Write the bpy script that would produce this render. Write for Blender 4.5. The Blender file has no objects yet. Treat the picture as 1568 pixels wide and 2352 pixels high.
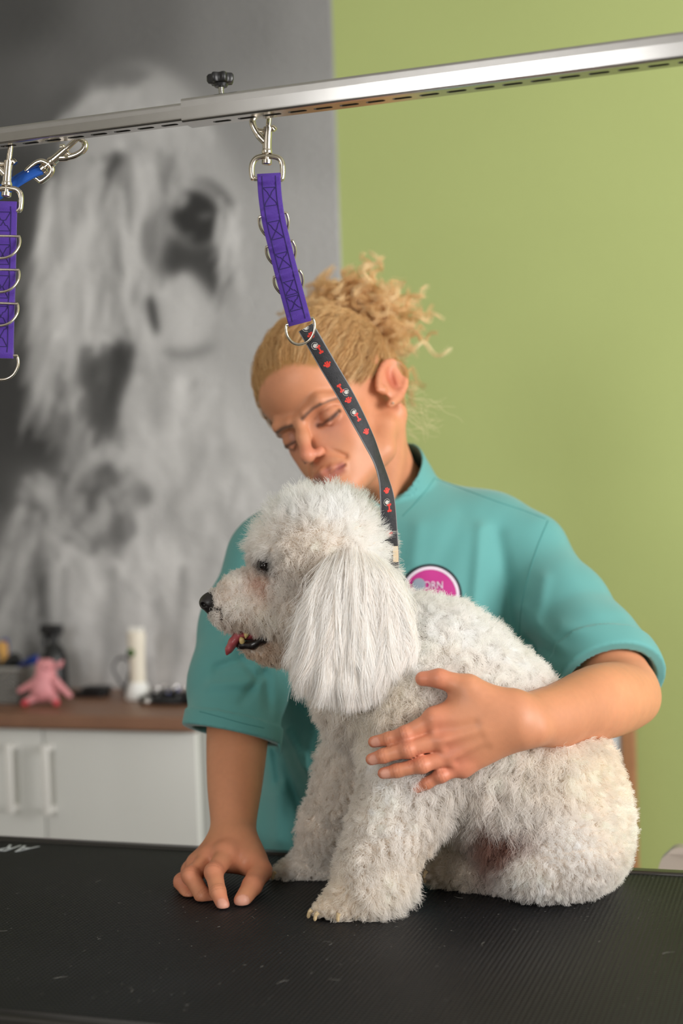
import bpy, bmesh, math, random
import numpy as np
from mathutils import Vector, Matrix

SC = bpy.context.scene
COL = SC.collection
RNG = np.random.default_rng(7)

# ------------------------------------------------------------------ camera
# photograph 1568 x 2352, 50 mm lens on a 24 x 36 mm upright frame
FPX = 50.0 / 24.0 * 1568.0
YAW, PITCH, ROLL = 18.7, -1.0, -2.1
CAM = np.array([0.0, 0.0, 1.265])
def _rx(a):
    c, s = math.cos(a), math.sin(a); return np.array([[1, 0, 0], [0, c, -s], [0, s, c]])
def _rz(a):
    c, s = math.cos(a), math.sin(a); return np.array([[c, -s, 0], [s, c, 0], [0, 0, 1]])
RCAM = _rz(math.radians(YAW)) @ _rx(math.radians(90 + PITCH)) @ _rz(math.radians(ROLL))
cd = bpy.data.cameras.new('camera')
cam = bpy.data.objects.new('camera', cd); COL.objects.link(cam)
cam.matrix_world = Matrix([list(RCAM[i]) + [CAM[i]] for i in range(3)] + [[0, 0, 0, 1]])
cd.sensor_fit = 'HORIZONTAL'; cd.sensor_width = 24.0; cd.lens = 50.0
cd.clip_start = 0.05; cd.clip_end = 50
cd.dof.use_dof = True; cd.dof.focus_distance = 1.40; cd.dof.aperture_fstop = 3.2
SC.camera = cam
SC.cycles.max_bounces = 16; SC.cycles.diffuse_bounces = 10

# ------------------------------------------------------------------ world, lights, exposure
w = bpy.data.worlds.new('world'); SC.world = w; w.use_nodes = True
bg = w.node_tree.nodes['Background']
bg.inputs[0].default_value = (1.0, 0.99, 0.98, 1); bg.inputs[1].default_value = 0.72
def area(name, loc, target, sx, sy, power, color):
    l = bpy.data.lights.new(name, 'AREA'); l.shape = 'RECTANGLE'; l.size = sx; l.size_y = sy
    l.energy = power; l.color = color
    o = bpy.data.objects.new(name, l); COL.objects.link(o)
    o.location = loc
    o.rotation_euler = (Vector(target) - Vector(loc)).to_track_quat('-Z', 'Y').to_euler()
    return o
area('window_light_side', (2.1, 0.60, 1.60), (-0.5, 1.45, 1.10), 1.5, 1.25, 96, (1.0, 0.975, 0.945))
area('window_light_front', (-1.06, -2.55, 1.90), (-1.06, 1.5, 1.90), 0.70, 1.28, 42, (1.0, 0.995, 0.99))
SC.view_settings.view_transform = 'Standard'; SC.view_settings.look = 'None'
SC.view_settings.gamma = 1.0; SC.view_settings.use_curve_mapping = False
SC.view_settings.exposure = -0.06

# ------------------------------------------------------------------ photo pixel -> place
def ray(x, y): return RCAM @ np.array([(x - 784) / FPX, -(y - 1176) / FPX, -1.0])
def P(x, y, D): return CAM + ray(x, y) * D                  # at camera depth D (metres)
def PZ(x, y, z): d = ray(x, y); return CAM + d * (z - CAM[2]) / d[2]     # on a horizontal plane
def PY(x, y, Y): d = ray(x, y); return CAM + d * (Y - CAM[1]) / d[1]     # on a plane parallel to the wall
def proj(pts):
    q = (np.asarray(pts, float) - CAM) @ RCAM
    return np.stack([784 + FPX * q[..., 0] / -q[..., 2], 1176 - FPX * q[..., 1] / -q[..., 2], -q[..., 2]], -1)
CR, CU, CF = RCAM[:, 0], RCAM[:, 1], -RCAM[:, 2]              # camera right, up, forward
TZ = 0.85                                                     # table top height

# ------------------------------------------------------------------ materials
MATS = {}
def srgb(r, g, b):
    f = lambda c: (c / 255 / 12.92) if c <= 10 else ((c / 255 + 0.055) / 1.055) ** 2.4
    return (f(r), f(g), f(b))
def mat(name, col=(0.5, 0.5, 0.5), rough=0.5, metal=0.0, attr=None, bump=None, noise=None, sss=0.0, coat=0.0,
        spec=0.5, sheen=0.0, trans=0.0, emit=None):
    """col: linear base colour; attr: colour attribute used instead; bump=(scale,strength,dist);
    noise=(scale, amount): soft value variation of the base colour"""
    if name in MATS: return MATS[name]
    m = bpy.data.materials.new(name); m.use_nodes = True; MATS[name] = m
    nt = m.node_tree; N = nt.nodes; L = nt.links
    b = N['Principled BSDF']
    b.inputs['Base Color'].default_value = (*col, 1); b.inputs['Roughness'].default_value = rough
    b.inputs['Metallic'].default_value = metal
    b.inputs['Specular IOR Level'].default_value = spec
    if sss:
        b.inputs['Subsurface Weight'].default_value = sss
        b.inputs['Subsurface Radius'].default_value = (1.0, 0.35, 0.2); b.inputs['Subsurface Scale'].default_value = 0.006
    if coat: b.inputs['Coat Weight'].default_value = coat
    if sheen:
        b.inputs['Sheen Weight'].default_value = sheen
    if trans: b.inputs['Transmission Weight'].default_value = trans
    src = None
    tc = N.new('ShaderNodeTexCoord')
    if attr:
        a = N.new('ShaderNodeAttribute'); a.attribute_name = attr; src = a.outputs['Color']
    if noise:
        nz = N.new('ShaderNodeTexNoise'); nz.inputs['Scale'].default_value = noise[0]; nz.inputs['Detail'].default_value = 6
        L.new(tc.outputs['Object'], nz.inputs['Vector'])
        mr = N.new('ShaderNodeMapRange'); mr.inputs[1].default_value = 0.25; mr.inputs[2].default_value = 0.75
        mr.inputs[3].default_value = 1 - noise[1]; mr.inputs[4].default_value = 1 + noise[1]
        L.new(nz.outputs['Fac'], mr.inputs[0])
        mx = N.new('ShaderNodeVectorMath'); mx.operation = 'SCALE'
        if src: L.new(src, mx.inputs[0])
        else: mx.inputs[0].default_value = col
        L.new(mr.outputs[0], mx.inputs['Scale']); src = mx.outputs[0]
    if src: L.new(src, b.inputs['Base Color'])
    if bump:
        nz = N.new('ShaderNodeTexNoise'); nz.inputs['Scale'].default_value = bump[0]; nz.inputs['Detail'].default_value = 5
        L.new(tc.outputs['Object'], nz.inputs['Vector'])
        bp = N.new('ShaderNodeBump'); bp.inputs['Strength'].default_value = bump[1]; bp.inputs['Distance'].default_value = bump[2]
        L.new(nz.outputs['Fac'], bp.inputs['Height']); L.new(bp.outputs[0], b.inputs['Normal'])
    return m

# ------------------------------------------------------------------ object helpers
def link(name, me, m=None, parent=None):
    o = bpy.data.objects.new(name, me); COL.objects.link(o)
    if m is not None: me.materials.append(m)
    if parent is not None: o.parent = parent
    return o
def tag(o, label=None, cat=None, group=None, kind=None):
    if label: o['label'] = label
    if cat: o['category'] = cat
    if group: o['group'] = group
    if kind: o['kind'] = kind
    return o
def thing(name, label, cat, group=None):
    o = bpy.data.objects.new(name, None); COL.objects.link(o); o.empty_display_size = 0.05
    return tag(o, label, cat, group)
def mesh(name, verts, faces, smooth=True):
    me = bpy.data.meshes.new(name)
    me.from_pydata([tuple(map(float, v)) for v in verts], [], [tuple(int(i) for i in f) for f in faces])
    if smooth: me.polygons.foreach_set('use_smooth', [True] * len(me.polygons))
    me.update(); return me
def fastmesh(name, V, Q, colors=None):
    """numpy verts (n,3) and quads (m,4) -> smooth mesh"""
    me = bpy.data.meshes.new(name)
    n, m_ = len(V), len(Q)
    me.vertices.add(n); me.vertices.foreach_set('co', np.asarray(V, np.float32).ravel())
    me.loops.add(m_ * 4); me.loops.foreach_set('vertex_index', np.asarray(Q, np.int32).ravel())
    me.polygons.add(m_); me.polygons.foreach_set('loop_start', np.arange(0, m_ * 4, 4, dtype=np.int32))
    me.polygons.foreach_set('use_smooth', np.ones(m_, bool))
    me.update(calc_edges=True); me.validate()
    if colors is not None:
        a = me.color_attributes.new('Col', 'FLOAT_COLOR', 'POINT')
        c = np.ones((n, 4), np.float32); c[:, :3] = colors; a.data.foreach_set('color', c.ravel())
    return me
class MB:
    """collects simple shapes into one mesh"""
    def __init__(s): s.v = []; s.f = []
    def add(s, V, F):
        o = len(s.v); s.v += [np.asarray(v, float) for v in V]; s.f += [[i + o for i in f] for f in F]; return s
    def box(s, lo, hi, bev=0.0):
        lo = np.array(lo, float); hi = np.array(hi, float)
        if bev <= 0:
            V = [(x, y, z) for z in (lo[2], hi[2]) for y in (lo[1], hi[1]) for x in (lo[0], hi[0])]
            return s.add(V, [(0, 2, 3, 1), (4, 5, 7, 6), (0, 1, 5, 4), (2, 6, 7, 3), (0, 4, 6, 2), (1, 3, 7, 5)])
        bm = bmesh.new(); bmesh.ops.create_cube(bm, size=1)
        for v in bm.verts: v.co = Vector([(lo[i] + hi[i]) / 2 + v.co[i] * (hi[i] - lo[i]) for i in range(3)])
        bmesh.ops.bevel(bm, geom=bm.edges[:], offset=bev, segments=3, affect='EDGES', profile=0.6)
        bm.verts.index_update()
        s.add([tuple(v.co) for v in bm.verts], [[v.index for v in f.verts] for f in bm.faces]); bm.free(); return s
    def tube(s, pts, r, n=10, closed=False, cap=True):
        pts = [np.asarray(p, float) for p in pts]; m_ = len(pts)
        R = r if hasattr(r, '__len__') else [r] * m_
        T = []
        for i in range(m_):
            a = pts[(i - 1) % m_] if (closed or i > 0) else pts[i]; b = pts[(i + 1) % m_] if (closed or i < m_ - 1) else pts[i]
            t = b - a; T.append(t / (np.linalg.norm(t) + 1e-12))
        u = np.cross(T[0], [0, 0, 1.0])
        if np.linalg.norm(u) < 1e-3: u = np.cross(T[0], [1.0, 0, 0])
        V = []
        for i in range(m_):
            u = u - T[i] * (u @ T[i]); u /= np.linalg.norm(u) + 1e-12; v = np.cross(T[i], u)
            for k in range(n):
                a = 2 * math.pi * k / n; V.append(pts[i] + R[i] * (math.cos(a) * u + math.sin(a) * v))
        F = []
        for i in range(m_ if closed else m_ - 1):
            j = (i + 1) % m_
            for k in range(n): F.append((i * n + k, i * n + (k + 1) % n, j * n + (k + 1) % n, j * n + k))
        if cap and not closed:
            F.append(tuple(range(n))[::-1]); F.append(tuple((m_ - 1) * n + k for k in range(n)))
        return s.add(V, F)
    def lathe(s, base, axis, prof, n=20, u=None):
        """prof: list of (distance along axis, radius)"""
        base = np.asarray(base, float); axis = np.asarray(axis, float); axis = axis / np.linalg.norm(axis)
        if u is None:
            u = np.cross(axis, [0, 0, 1.0])
            if np.linalg.norm(u) < 1e-3: u = np.array([1.0, 0, 0])
        u = u / np.linalg.norm(u); v = np.cross(axis, u); V = []
        for h, r in prof:
            for k in range(n):
                a = 2 * math.pi * k / n; V.append(base + axis * h + r * (math.cos(a) * u + math.sin(a) * v))
        F = [(i * n + k, i * n + (k + 1) % n, (i + 1) * n + (k + 1) % n, (i + 1) * n + k) for i in range(len(prof) - 1) for k in range(n)]
        F.append(tuple(range(n))[::-1]); F.append(tuple((len(prof) - 1) * n + k for k in range(n)))
        return s.add(V, F)
    def build(s, name, m, parent=None, smooth=True, auto=None):
        me = mesh(name, s.v, s.f, smooth)
        bm = bmesh.new(); bm.from_mesh(me); bmesh.ops.recalc_face_normals(bm, faces=bm.faces)
        if smooth:
            for e in bm.edges:
                if len(e.link_faces) == 2 and e.calc_face_angle(0) > math.radians(auto or 40): e.smooth = False
        bm.to_mesh(me); bm.free()
        return link(name, me, m, parent)
def catmull(pts, n):
    """smooth curve through pts, n samples per span (works on arrays of any width)"""
    p = np.asarray(pts, float); p = np.vstack([2 * p[0] - p[1], p, 2 * p[-1] - p[-2]]); out = []
    for i in range(1, len(p) - 2):
        for t in np.linspace(0, 1, n, endpoint=False):
            a, b, c, d = p[i - 1], p[i], p[i + 1], p[i + 2]
            out.append(0.5 * (2 * b + (c - a) * t + (2 * a - 5 * b + 4 * c - d) * t * t + (3 * b - a - 3 * c + d) * t ** 3))
    out.append(p[-2]); return np.array(out)

# ------------------------------------------------------------------ organic shapes: distance fields meshed with surface nets
def smin(a, b, k):
    if k <= 0: return np.minimum(a, b)
    h = np.maximum(k - np.abs(a - b), 0) / k
    return np.minimum(a, b) - h * h * k * 0.25
def smax(a, b, k): return -smin(-a, -b, k)
class Sdf:
    def __init__(s): s.ops = []; s.lo = np.full(3, 1e9); s.hi = np.full(3, -1e9)
    def _grow(s, p, r): s.lo = np.minimum(s.lo, np.asarray(p) - r); s.hi = np.maximum(s.hi, np.asarray(p) + r)
    def cone(s, a, ra, b, rb, k=0.01, mode=1):
        a = np.asarray(a, float); b = np.asarray(b, float)
        if mode > 0: s._grow(a, ra); s._grow(b, rb)
        s.ops.append(('c', mode, k, a, b, ra, rb)); return s
    def ball(s, a, r, k=0.01, mode=1): return s.cone(a, r, a, r, k, mode)
    def chain(s, pts, radii, k=0.008, mode=1, ki=None):
        for i in range(len(pts) - 1): s.cone(pts[i], radii[i], pts[i + 1], radii[i + 1], k if i == 0 else (k if ki is None else ki), mode)
        return s
    def ell(s, c, rad, axes=None, k=0.01, mode=1):
        """ellipsoid, axes: 3 columns (orthonormal)"""
        A = np.eye(3) if axes is None else np.asarray(axes, float); c = np.asarray(c, float); rad = np.asarray(rad, float)
        if mode > 0:
            e = np.sqrt(((A * rad) ** 2).sum(1)); s.lo = np.minimum(s.lo, c - e); s.hi = np.maximum(s.hi, c + e)
        s.ops.append(('e', mode, k, c, A, rad)); return s
    def fn(s, f, k=0.0, mode=1): s.ops.append(('f', mode, k, f)); return s
    @staticmethod
    def _dist(op, p):
        if op[0] == 'c':
            a, b, ra, rb = op[3:]
            ba = b - a; L2 = ba @ ba; pa = p - a
            h = np.clip(pa @ ba / L2, 0, 1) if L2 > 1e-12 else np.zeros(len(p))
            return np.sqrt(((pa - h[:, None] * ba) ** 2).sum(1)) - (ra + (rb - ra) * h)
        c, A, rad = op[3:]
        q = (p - c) @ A
        k0 = np.sqrt(((q / rad) ** 2).sum(1)); k1 = np.sqrt(((q / rad ** 2) ** 2).sum(1))
        return np.where(k1 > 1e-9, k0 * (k0 - 1) / np.maximum(k1, 1e-9), -rad.min())
    def __call__(s, p):
        d = np.full(len(p), 1e3, np.float64)
        cen = (p.min(0) + p.max(0)) / 2; R = np.sqrt(((p - cen) ** 2).sum(1).max()) * 1.35 + 1e-4; first = True
        for op in s.ops:
            t, mode, k = op[0], op[1], op[2]
            if t == 'f':
                e = op[3](p, d)
                if mode == 0: d = e; continue
            else:
                if not first:                           # skip shapes that cannot reach this batch of points
                    ec = s._dist(op, cen[None])[0] - R
                    if (mode > 0 and ec > d.max() + k) or (mode < 0 and -ec < d.min() - k): continue
                e = s._dist(op, p); first = False
            d = smin(d, e, k) if mode > 0 else smax(d, -e, k)
        return d
    def mesh(s, h, pad=0.012, lo=None, hi=None, B=6):
        lo = (s.lo if lo is None else np.asarray(lo, float)) - pad; hi = (s.hi if hi is None else np.asarray(hi, float)) + pad
        nb = np.ceil((hi - lo) / (h * B)).astype(int); n = nb * B + 1
        bc = np.stack(np.meshgrid(*[np.arange(k) for k in nb], indexing='ij'), -1).reshape(-1, 3)
        cen = lo + (bc + 0.5) * B * h
        d = np.concatenate([s(cen[i:i + 4000]) for i in range(0, len(cen), 4000)]); rad = B * h * 0.87
        D = np.where(d < 0, -1.0, 1.0).astype(np.float32)
        full = np.repeat(np.repeat(np.repeat(D.reshape(nb), B, 0), B, 1), B, 2)
        G = np.ones(n, np.float32); G[:-1, :-1, :-1] = full
        act = bc[np.abs(d) < rad * 1.6 + 0.004]
        loc = np.stack(np.meshgrid(*[np.arange(B + 1)] * 3, indexing='ij'), -1).reshape(-1, 3)
        m_ = act // 5; act = act[np.lexsort((act[:, 2], act[:, 1], act[:, 0], m_[:, 2], m_[:, 1], m_[:, 0]))]
        CH = 50
        for i in range(0, len(act), CH):
            idx = (act[i:i + CH, None, :] * B + loc[None]).reshape(-1, 3)
            G[idx[:, 0], idx[:, 1], idx[:, 2]] = s(lo + idx * h)
        return nets(G, lo, h)
def nets(G, lo, h):
    S = G < 0
    nx, ny, nz = G.shape
    c = S[:-1, :-1, :-1].astype(np.int8)
    for a, b, e in ((1, 0, 0), (0, 1, 0), (0, 0, 1), (1, 1, 0), (1, 0, 1), (0, 1, 1), (1, 1, 1)):
        c = c + S[a:nx - 1 + a, b:ny - 1 + b, e:nz - 1 + e]
    cells = np.argwhere((c > 0) & (c < 8))
    vid = np.full((nx - 1, ny - 1, nz - 1), -1, np.int32); vid[cells[:, 0], cells[:, 1], cells[:, 2]] = np.arange(len(cells))
    off = np.array([(i, j, k) for i in (0, 1) for j in (0, 1) for k in (0, 1)])
    val = np.stack([G[cells[:, 0] + o[0], cells[:, 1] + o[1], cells[:, 2] + o[2]] for o in off], 1)
    acc = np.zeros((len(cells), 3)); cnt = np.zeros(len(cells))
    for i in range(8):
        for j in range(i + 1, 8):
            if np.abs(off[i] - off[j]).sum() != 1: continue
            a, b = val[:, i], val[:, j]; m_ = (a < 0) != (b < 0)
            t = np.where(m_, a / np.where(m_, a - b, 1), 0)
            acc += np.where(m_[:, None], off[i] + t[:, None] * (off[j] - off[i]), 0); cnt += m_
    V = lo + (cells + acc / cnt[:, None]) * h
    Q = []
    for ax in range(3):
        o = [0, 0, 0]; o[ax] = 1
        A = S[:nx - o[0], :ny - o[1], :nz - o[2]]; Bm = S[o[0]:, o[1]:, o[2]:]
        e = np.argwhere(A != Bm)
        u, v = (ax + 1) % 3, (ax + 2) % 3
        e = e[(e[:, u] > 0) & (e[:, v] > 0) & (e[:, u] < G.shape[u] - 1) & (e[:, v] < G.shape[v] - 1)]
        du = np.zeros(3, int); du[u] = 1; dv = np.zeros(3, int); dv[v] = 1
        def g(x): return vid[x[:, 0], x[:, 1], x[:, 2]]
        q = np.stack([g(e - du - dv), g(e - dv), g(e), g(e - du)], 1)
        s_ = S[e[:, 0], e[:, 1], e[:, 2]]
        q = np.where(s_[:, None], q, q[:, ::-1]); Q.append(q)
    Q = np.concatenate(Q); return V, Q[(Q >= 0).all(1)]
def vnormals(V, Q):
    fn = np.cross(V[Q[:, 2]] - V[Q[:, 0]], V[Q[:, 3]] - V[Q[:, 1]])
    N = np.zeros_like(V)
    for i in range(4): np.add.at(N, Q[:, i], fn)
    return N / (np.linalg.norm(N, axis=1, keepdims=True) + 1e-12)
def relax(V, Q, it=2, f=0.5):
    for _ in range(it):
        a = np.zeros_like(V); c = np.zeros(len(V))
        for i in range(4):
            j = (i + 1) % 4
            np.add.at(a, Q[:, i], V[Q[:, j]]); np.add.at(a, Q[:, j], V[Q[:, i]]); np.add.at(c, Q[:, i], 1); np.add.at(c, Q[:, j], 1)
        V = V + f * (a / np.maximum(c, 1)[:, None] - V)
    return V
def vnoise(p, seed=0):
    """smooth value noise in [-1,1] at points p (already scaled)"""
    i = np.floor(p).astype(np.int64); f = p - i; f = f * f * (3 - 2 * f); out = np.zeros(len(p))
    for a in (0, 1):
        for b in (0, 1):
            for c in (0, 1):
                q = (i[:, 0] + a) * 73856093 ^ (i[:, 1] + b) * 19349663 ^ (i[:, 2] + c) * 83492791 ^ (seed * 2654435761)
                q = (q ^ (q >> 13)) * 1274126177; q = (q ^ (q >> 16)) & 0xffff
                wt = (f[:, 0] if a else 1 - f[:, 0]) * (f[:, 1] if b else 1 - f[:, 1]) * (f[:, 2] if c else 1 - f[:, 2])
                out += wt * (q / 32767.5 - 1)
    return out
# ------------------------------------------------------------------ hair strands
def strands(name, PTS, RAD, m, parent=None, colors=None):
    """PTS (n,k,3); RAD (k,) or (n,k)"""
    n, k = PTS.shape[:2]
    hc = bpy.data.hair_curves.new(name)
    hc.add_curves([k] * n)
    hc.attributes['position'].data.foreach_set('vector', np.ascontiguousarray(PTS, np.float32).ravel())
    r = np.broadcast_to(RAD, (n, k)).astype(np.float32)
    (hc.attributes.get('radius') or hc.attributes.new('radius', 'FLOAT', 'POINT')).data.foreach_set('value', np.ascontiguousarray(r).ravel())
    if colors is not None:
        a = hc.attributes.new('Col', 'FLOAT_COLOR', 'CURVE'); c = np.ones((n, 4), np.float32); c[:, :3] = colors
        a.data.foreach_set('color', c.ravel())
    hc.materials.append(m)
    o = bpy.data.objects.new(name, hc); COL.objects.link(o)
    if parent is not None: o.parent = parent
    return o
def sample(V, Q, n, rng, weight=None):
    """n random surface points with normals"""
    N = vnormals(V, Q)
    a = 0.5 * np.linalg.norm(np.cross(V[Q[:, 2]] - V[Q[:, 0]], V[Q[:, 3]] - V[Q[:, 1]]), axis=1)
    if weight is not None: a = a * weight[Q].mean(1)
    i = np.searchsorted(np.cumsum(a) / a.sum(), rng.random(n)); i = np.minimum(i, len(Q) - 1)
    u, v = rng.random((2, n, 1))
    q = Q[i]
    bl = lambda X: (1 - u) * (1 - v) * X[q[:, 0]] + u * (1 - v) * X[q[:, 1]] + u * v * X[q[:, 2]] + (1 - u) * v * X[q[:, 3]]
    nn = bl(N); return bl(V), nn / (np.linalg.norm(nn, axis=1, keepdims=True) + 1e-12)

# ------------------------------------------------------------------ the room
WY = 2.74                                   # back wall
XM = float(PY(776, 400, WY)[0])             # where the printed wallpaper ends and the green paint begins
def struct(name, mb, m, parent=None): return tag(mb.build(name, m, parent, smooth=False), kind='structure')
struct('floor', MB().box((-3.2, -2.6, -0.05), (2.6, WY + 0.1, 0)), mat('floor_tile', srgb(104, 100, 94), 0.35, noise=(3, 0.05)))
struct('ceiling', MB().box((-3.2, -2.6, 2.75), (2.6, WY + 0.1, 2.8)), mat('ceiling_paint', srgb(206, 204, 200), 0.8))
m_wp = mat('wall_paint_cream', srgb(206, 202, 196), 0.8)
struct('wall_left', MB().box((-3.3, -2.6, 0), (-3.2, WY + 0.1, 2.75)), m_wp)
wf = MB()                                   # wall behind the photographer, with the window opening that lights the bar
for a, b in (((-3.2, 0), (-1.42, 2.75)), ((-.70, 0), (2.6, 2.75)), ((-1.42, 0), (-.70, 1.25)), ((-1.42, 2.55), (-.70, 2.75))): wf.box((a[0], -2.6, a[1]), (b[0], -2.5, b[1]))
struct('wall_front', wf, m_wp)
struct('wall_back', MB().box((-3.2, WY, 0), (2.6, WY + 0.1, 2.75)),
       mat('green_paint', srgb(172, 184, 116), 0.65, bump=(160, 0.35, 0.002), noise=(2.2, 0.03)))
struct('baseboard_back', MB().box((XM, WY - 0.012, 0), (2.6, WY + 0.005, 0.08)), mat('baseboard_white', srgb(225, 222, 215), 0.5))

# --- printed wallpaper with the big shaggy dog: a flat print, painted stroke by stroke into the print's colours
K = 4.0                                     # canvas cell in photo pixels
CX0, CY0, CW, CH_ = -420, -160, 310, 470
cxs, cys = np.meshgrid(CX0 + np.arange(CW) * K, CY0 + np.arange(CH_) * K)
def blur(a, s):
    r = int(max(1, round(s * 2.5))); k = np.exp(-0.5 * (np.arange(-r, r + 1) / s) ** 2); k /= k.sum()
    a = np.apply_along_axis(lambda v: np.convolve(np.pad(v, r, 'edge'), k, 'valid'), 0, a)
    return np.apply_along_axis(lambda v: np.convolve(np.pad(v, r, 'edge'), k, 'valid'), 1, a)
def polymask(pts, soft):
    pts = catmull(list(pts) + [pts[0]], 6); inside = np.zeros(cxs.shape, bool)
    for i in range(len(pts) - 1):
        x0, y0 = pts[i]; x1, y1 = pts[i + 1]
        c = (y0 > cys) != (y1 > cys)
        inside ^= c & (cxs < (x1 - x0) * (cys - y0) / (y1 - y0 + 1e-9) + x0)
    return blur(inside.astype(float), soft / K)
CAN = np.full(cxs.shape, 110.0)
def grad(pts):                              # scattered (x, y, grey) -> smooth field
    num = np.zeros(cxs.shape); den = np.zeros(cxs.shape)
    for x, y, g_ in pts:
        w_ = 1 / (((cxs - x) ** 2 + (cys - y) ** 2) / 1e4 + 0.3) ** 1.6; num += w_ * g_; den += w_
    return num / den
CAN = grad([(40, 40, 62), (300, 40, 92), (560, 60, 112), (740, 60, 128), (40, 250, 78), (120, 180, 88), (600, 300, 128), (740, 300, 142),
            (660, 500, 152), (740, 560, 154), (640, 760, 158), (700, 900, 162), (560, 700, 158), (30, 420, 48), (50, 600, 44), (40, 800, 42),
            (50, 950, 46), (20, 1150, 60), (20, 1300, 58), (-200, 300, 60), (-200, 900, 42), (-200, 1300, 60), (640, 1050, 165), (700, 1200, 168)])
def lay(pts, g_, soft=18, op=1.0):
    global CAN
    m_ = polymask(pts, soft) * op; CAN = CAN * (1 - m_) + g_ * m_
_r = np.random.default_rng(3)
def stroke(x, y, ang, L, wd, g_, op, bend=0.0):
    """one soft lock of hair, ang in degrees (90 = down)"""
    global CAN
    n = max(4, int(L / 8)); a = math.radians(ang); b = math.radians(bend) / n; X, Y = x, y
    lo = [1e9, 1e9]; hi = [-1e9, -1e9]; pts = []
    for i in range(n):
        pts.append((X, Y)); X += math.cos(a) * L / n; Y += math.sin(a) * L / n; a += b
    pts = np.array(pts); lo = pts.min(0) - 3 * wd; hi = pts.max(0) + 3 * wd
    i0, i1 = [int(np.clip((v - CX0) / K, 0, CW - 1)) for v in (lo[0], hi[0])]; j0, j1 = [int(np.clip((v - CY0) / K, 0, CH_ - 1)) for v in (lo[1], hi[1])]
    if i1 <= i0 or j1 <= j0: return
    xs = cxs[j0:j1 + 1, i0:i1 + 1]; ys = cys[j0:j1 + 1, i0:i1 + 1]; m_ = np.zeros(xs.shape)
    for k, (px, py) in enumerate(pts):
        t = k / (n - 1); ww = wd * (0.35 + 1.0 * math.sin(math.pi * min(1, 0.12 + 0.88 * t)) ** 0.7)
        m_ = np.maximum(m_, np.exp(-0.5 * ((xs - px) ** 2 + (ys - py) ** 2) / ww ** 2) * (1 - 0.25 * t))
    s_ = CAN[j0:j1 + 1, i0:i1 + 1]; CAN[j0:j1 + 1, i0:i1 + 1] = s_ * (1 - op * m_) + g_ * op * m_
def locks(n, reg, ang, L, wd, g_, op, bend=10, da=10, dg=16):
    """n locks started inside polygon reg; ang = number or function (x, y) -> degrees"""
    m_ = polymask(reg, 4) > 0.5; c = np.argwhere(m_)
    for j, i in c[_r.integers(0, len(c), n)]:
        x, y = cxs[j, i], cys[j, i]; a = ang(x, y) if callable(ang) else ang
        stroke(x, y, a + _r.normal(0, da), L * _r.uniform(0.6, 1.3), wd * _r.uniform(0.7, 1.4), g_ + _r.normal(0, dg), op, _r.normal(0, bend))
# body
lay([(120, 1120), (330, 860), (480, 830), (590, 1000), (640, 1200), (640, 1640), (60, 1640), (60, 1350)], 178, 30)
lay([(-60, 1350), (60, 1180), (110, 1300), (90, 1640), (-60, 1640)], 120, 30)
lay([(40, 1080), (150, 1090), (280, 1110), (270, 1170), (140, 1190), (60, 1260), (30, 1180)], 105, 24, 0.8)
# head of long hair
lay([(150, 260), (230, 180), (330, 150), (420, 190), (480, 270), (545, 400), (580, 520), (585, 640), (530, 720), (470, 770), (400, 800),
     (330, 900), (230, 940), (240, 1040), (190, 1030), (120, 980), (95, 860), (80, 700), (75, 560), (100, 420), (120, 330)], 152, 16)
lay([(60, 420), (110, 330), (150, 250), (190, 240), (150, 360), (95, 470), (80, 620), (40, 640)], 62, 16, 0.85)
lay([(210, 190), (260, 150), (330, 155), (350, 190), (290, 205), (240, 205)], 92, 12, 0.8)                 # dark tuft
lay([(100, 250), (150, 200), (190, 210), (150, 280), (110, 300)], 74, 14, 0.7)
H1 = [(110, 400), (300, 330), (420, 380), (390, 560), (350, 740), (200, 900), (120, 860), (90, 600)]
flow = lambda x, y: 92 + (x - 240) * -0.05
locks(300, H1, flow, 190, 8, 166, 0.45); locks(110, H1, flow, 160, 6, 112, 0.34); locks(150, H1, flow, 170, 5, 186, 0.4)
locks(70, [(180, 230), (330, 190), (430, 230), (440, 320), (200, 330)], lambda x, y: 150 - (x - 180) * 0.35, 90, 8, 165, 0.45)
locks(60, [(110, 780), (240, 780), (230, 960), (130, 960)], 95, 120, 6, 172, 0.5); locks(40, [(100, 800), (260, 800), (250, 980), (130, 980)], 97, 100, 6, 92, 0.5)
# eye shadow
lay([(238, 400), (256, 352), (284, 352), (286, 370), (262, 388), (246, 420)], 46, 9, 0.75)
locks(16, [(235, 350), (285, 350), (262, 395), (235, 425)], 112, 70, 4, 58, 0.4)
locks(18, [(225, 370), (250, 360), (240, 420), (215, 430)], 110, 80, 5, 165, 0.4)
# muzzle hair and nose
lay([(390, 430), (470, 400), (540, 440), (580, 540), (560, 660), (500, 700), (440, 650), (380, 600)], 158, 16, 0.8)
locks(40, [(330, 520), (390, 440), (400, 560), (360, 620)], 100, 90, 6, 120, .35)
lay([(390, 500), (410, 455), (440, 438), (480, 450), (503, 490), (495, 540), (460, 565), (420, 545)], 38, 8)
lay([(370, 610), (392, 545), (440, 560), (490, 560), (525, 590), (535, 650), (505, 692), (470, 655), (430, 622), (395, 640)], 48, 13, .92)
lay([(400, 455), (425, 440), (432, 462), (410, 482)], 150, 6, 0.85); lay([(455, 492), (488, 486), (486, 500), (460, 506)], 92, 5, 0.8)
lay([(415, 535), (445, 535), (440, 552), (418, 550)], 84, 4, 0.7)
for i in range(26):
    stroke(430 + i * 2.2, 415 + _r.normal(0, 8), 5 + i, 150, 2.6, 84 + _r.normal(0, 25), 0.16, 75)
locks(60, [(505, 460), (560, 520), (560, 620), (520, 660)], 92, 90, 4, 120, 0.45); locks(40, [(500, 440), (565, 500), (570, 620), (520, 660)], 95, 90, 4, 175, 0.5)
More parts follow.
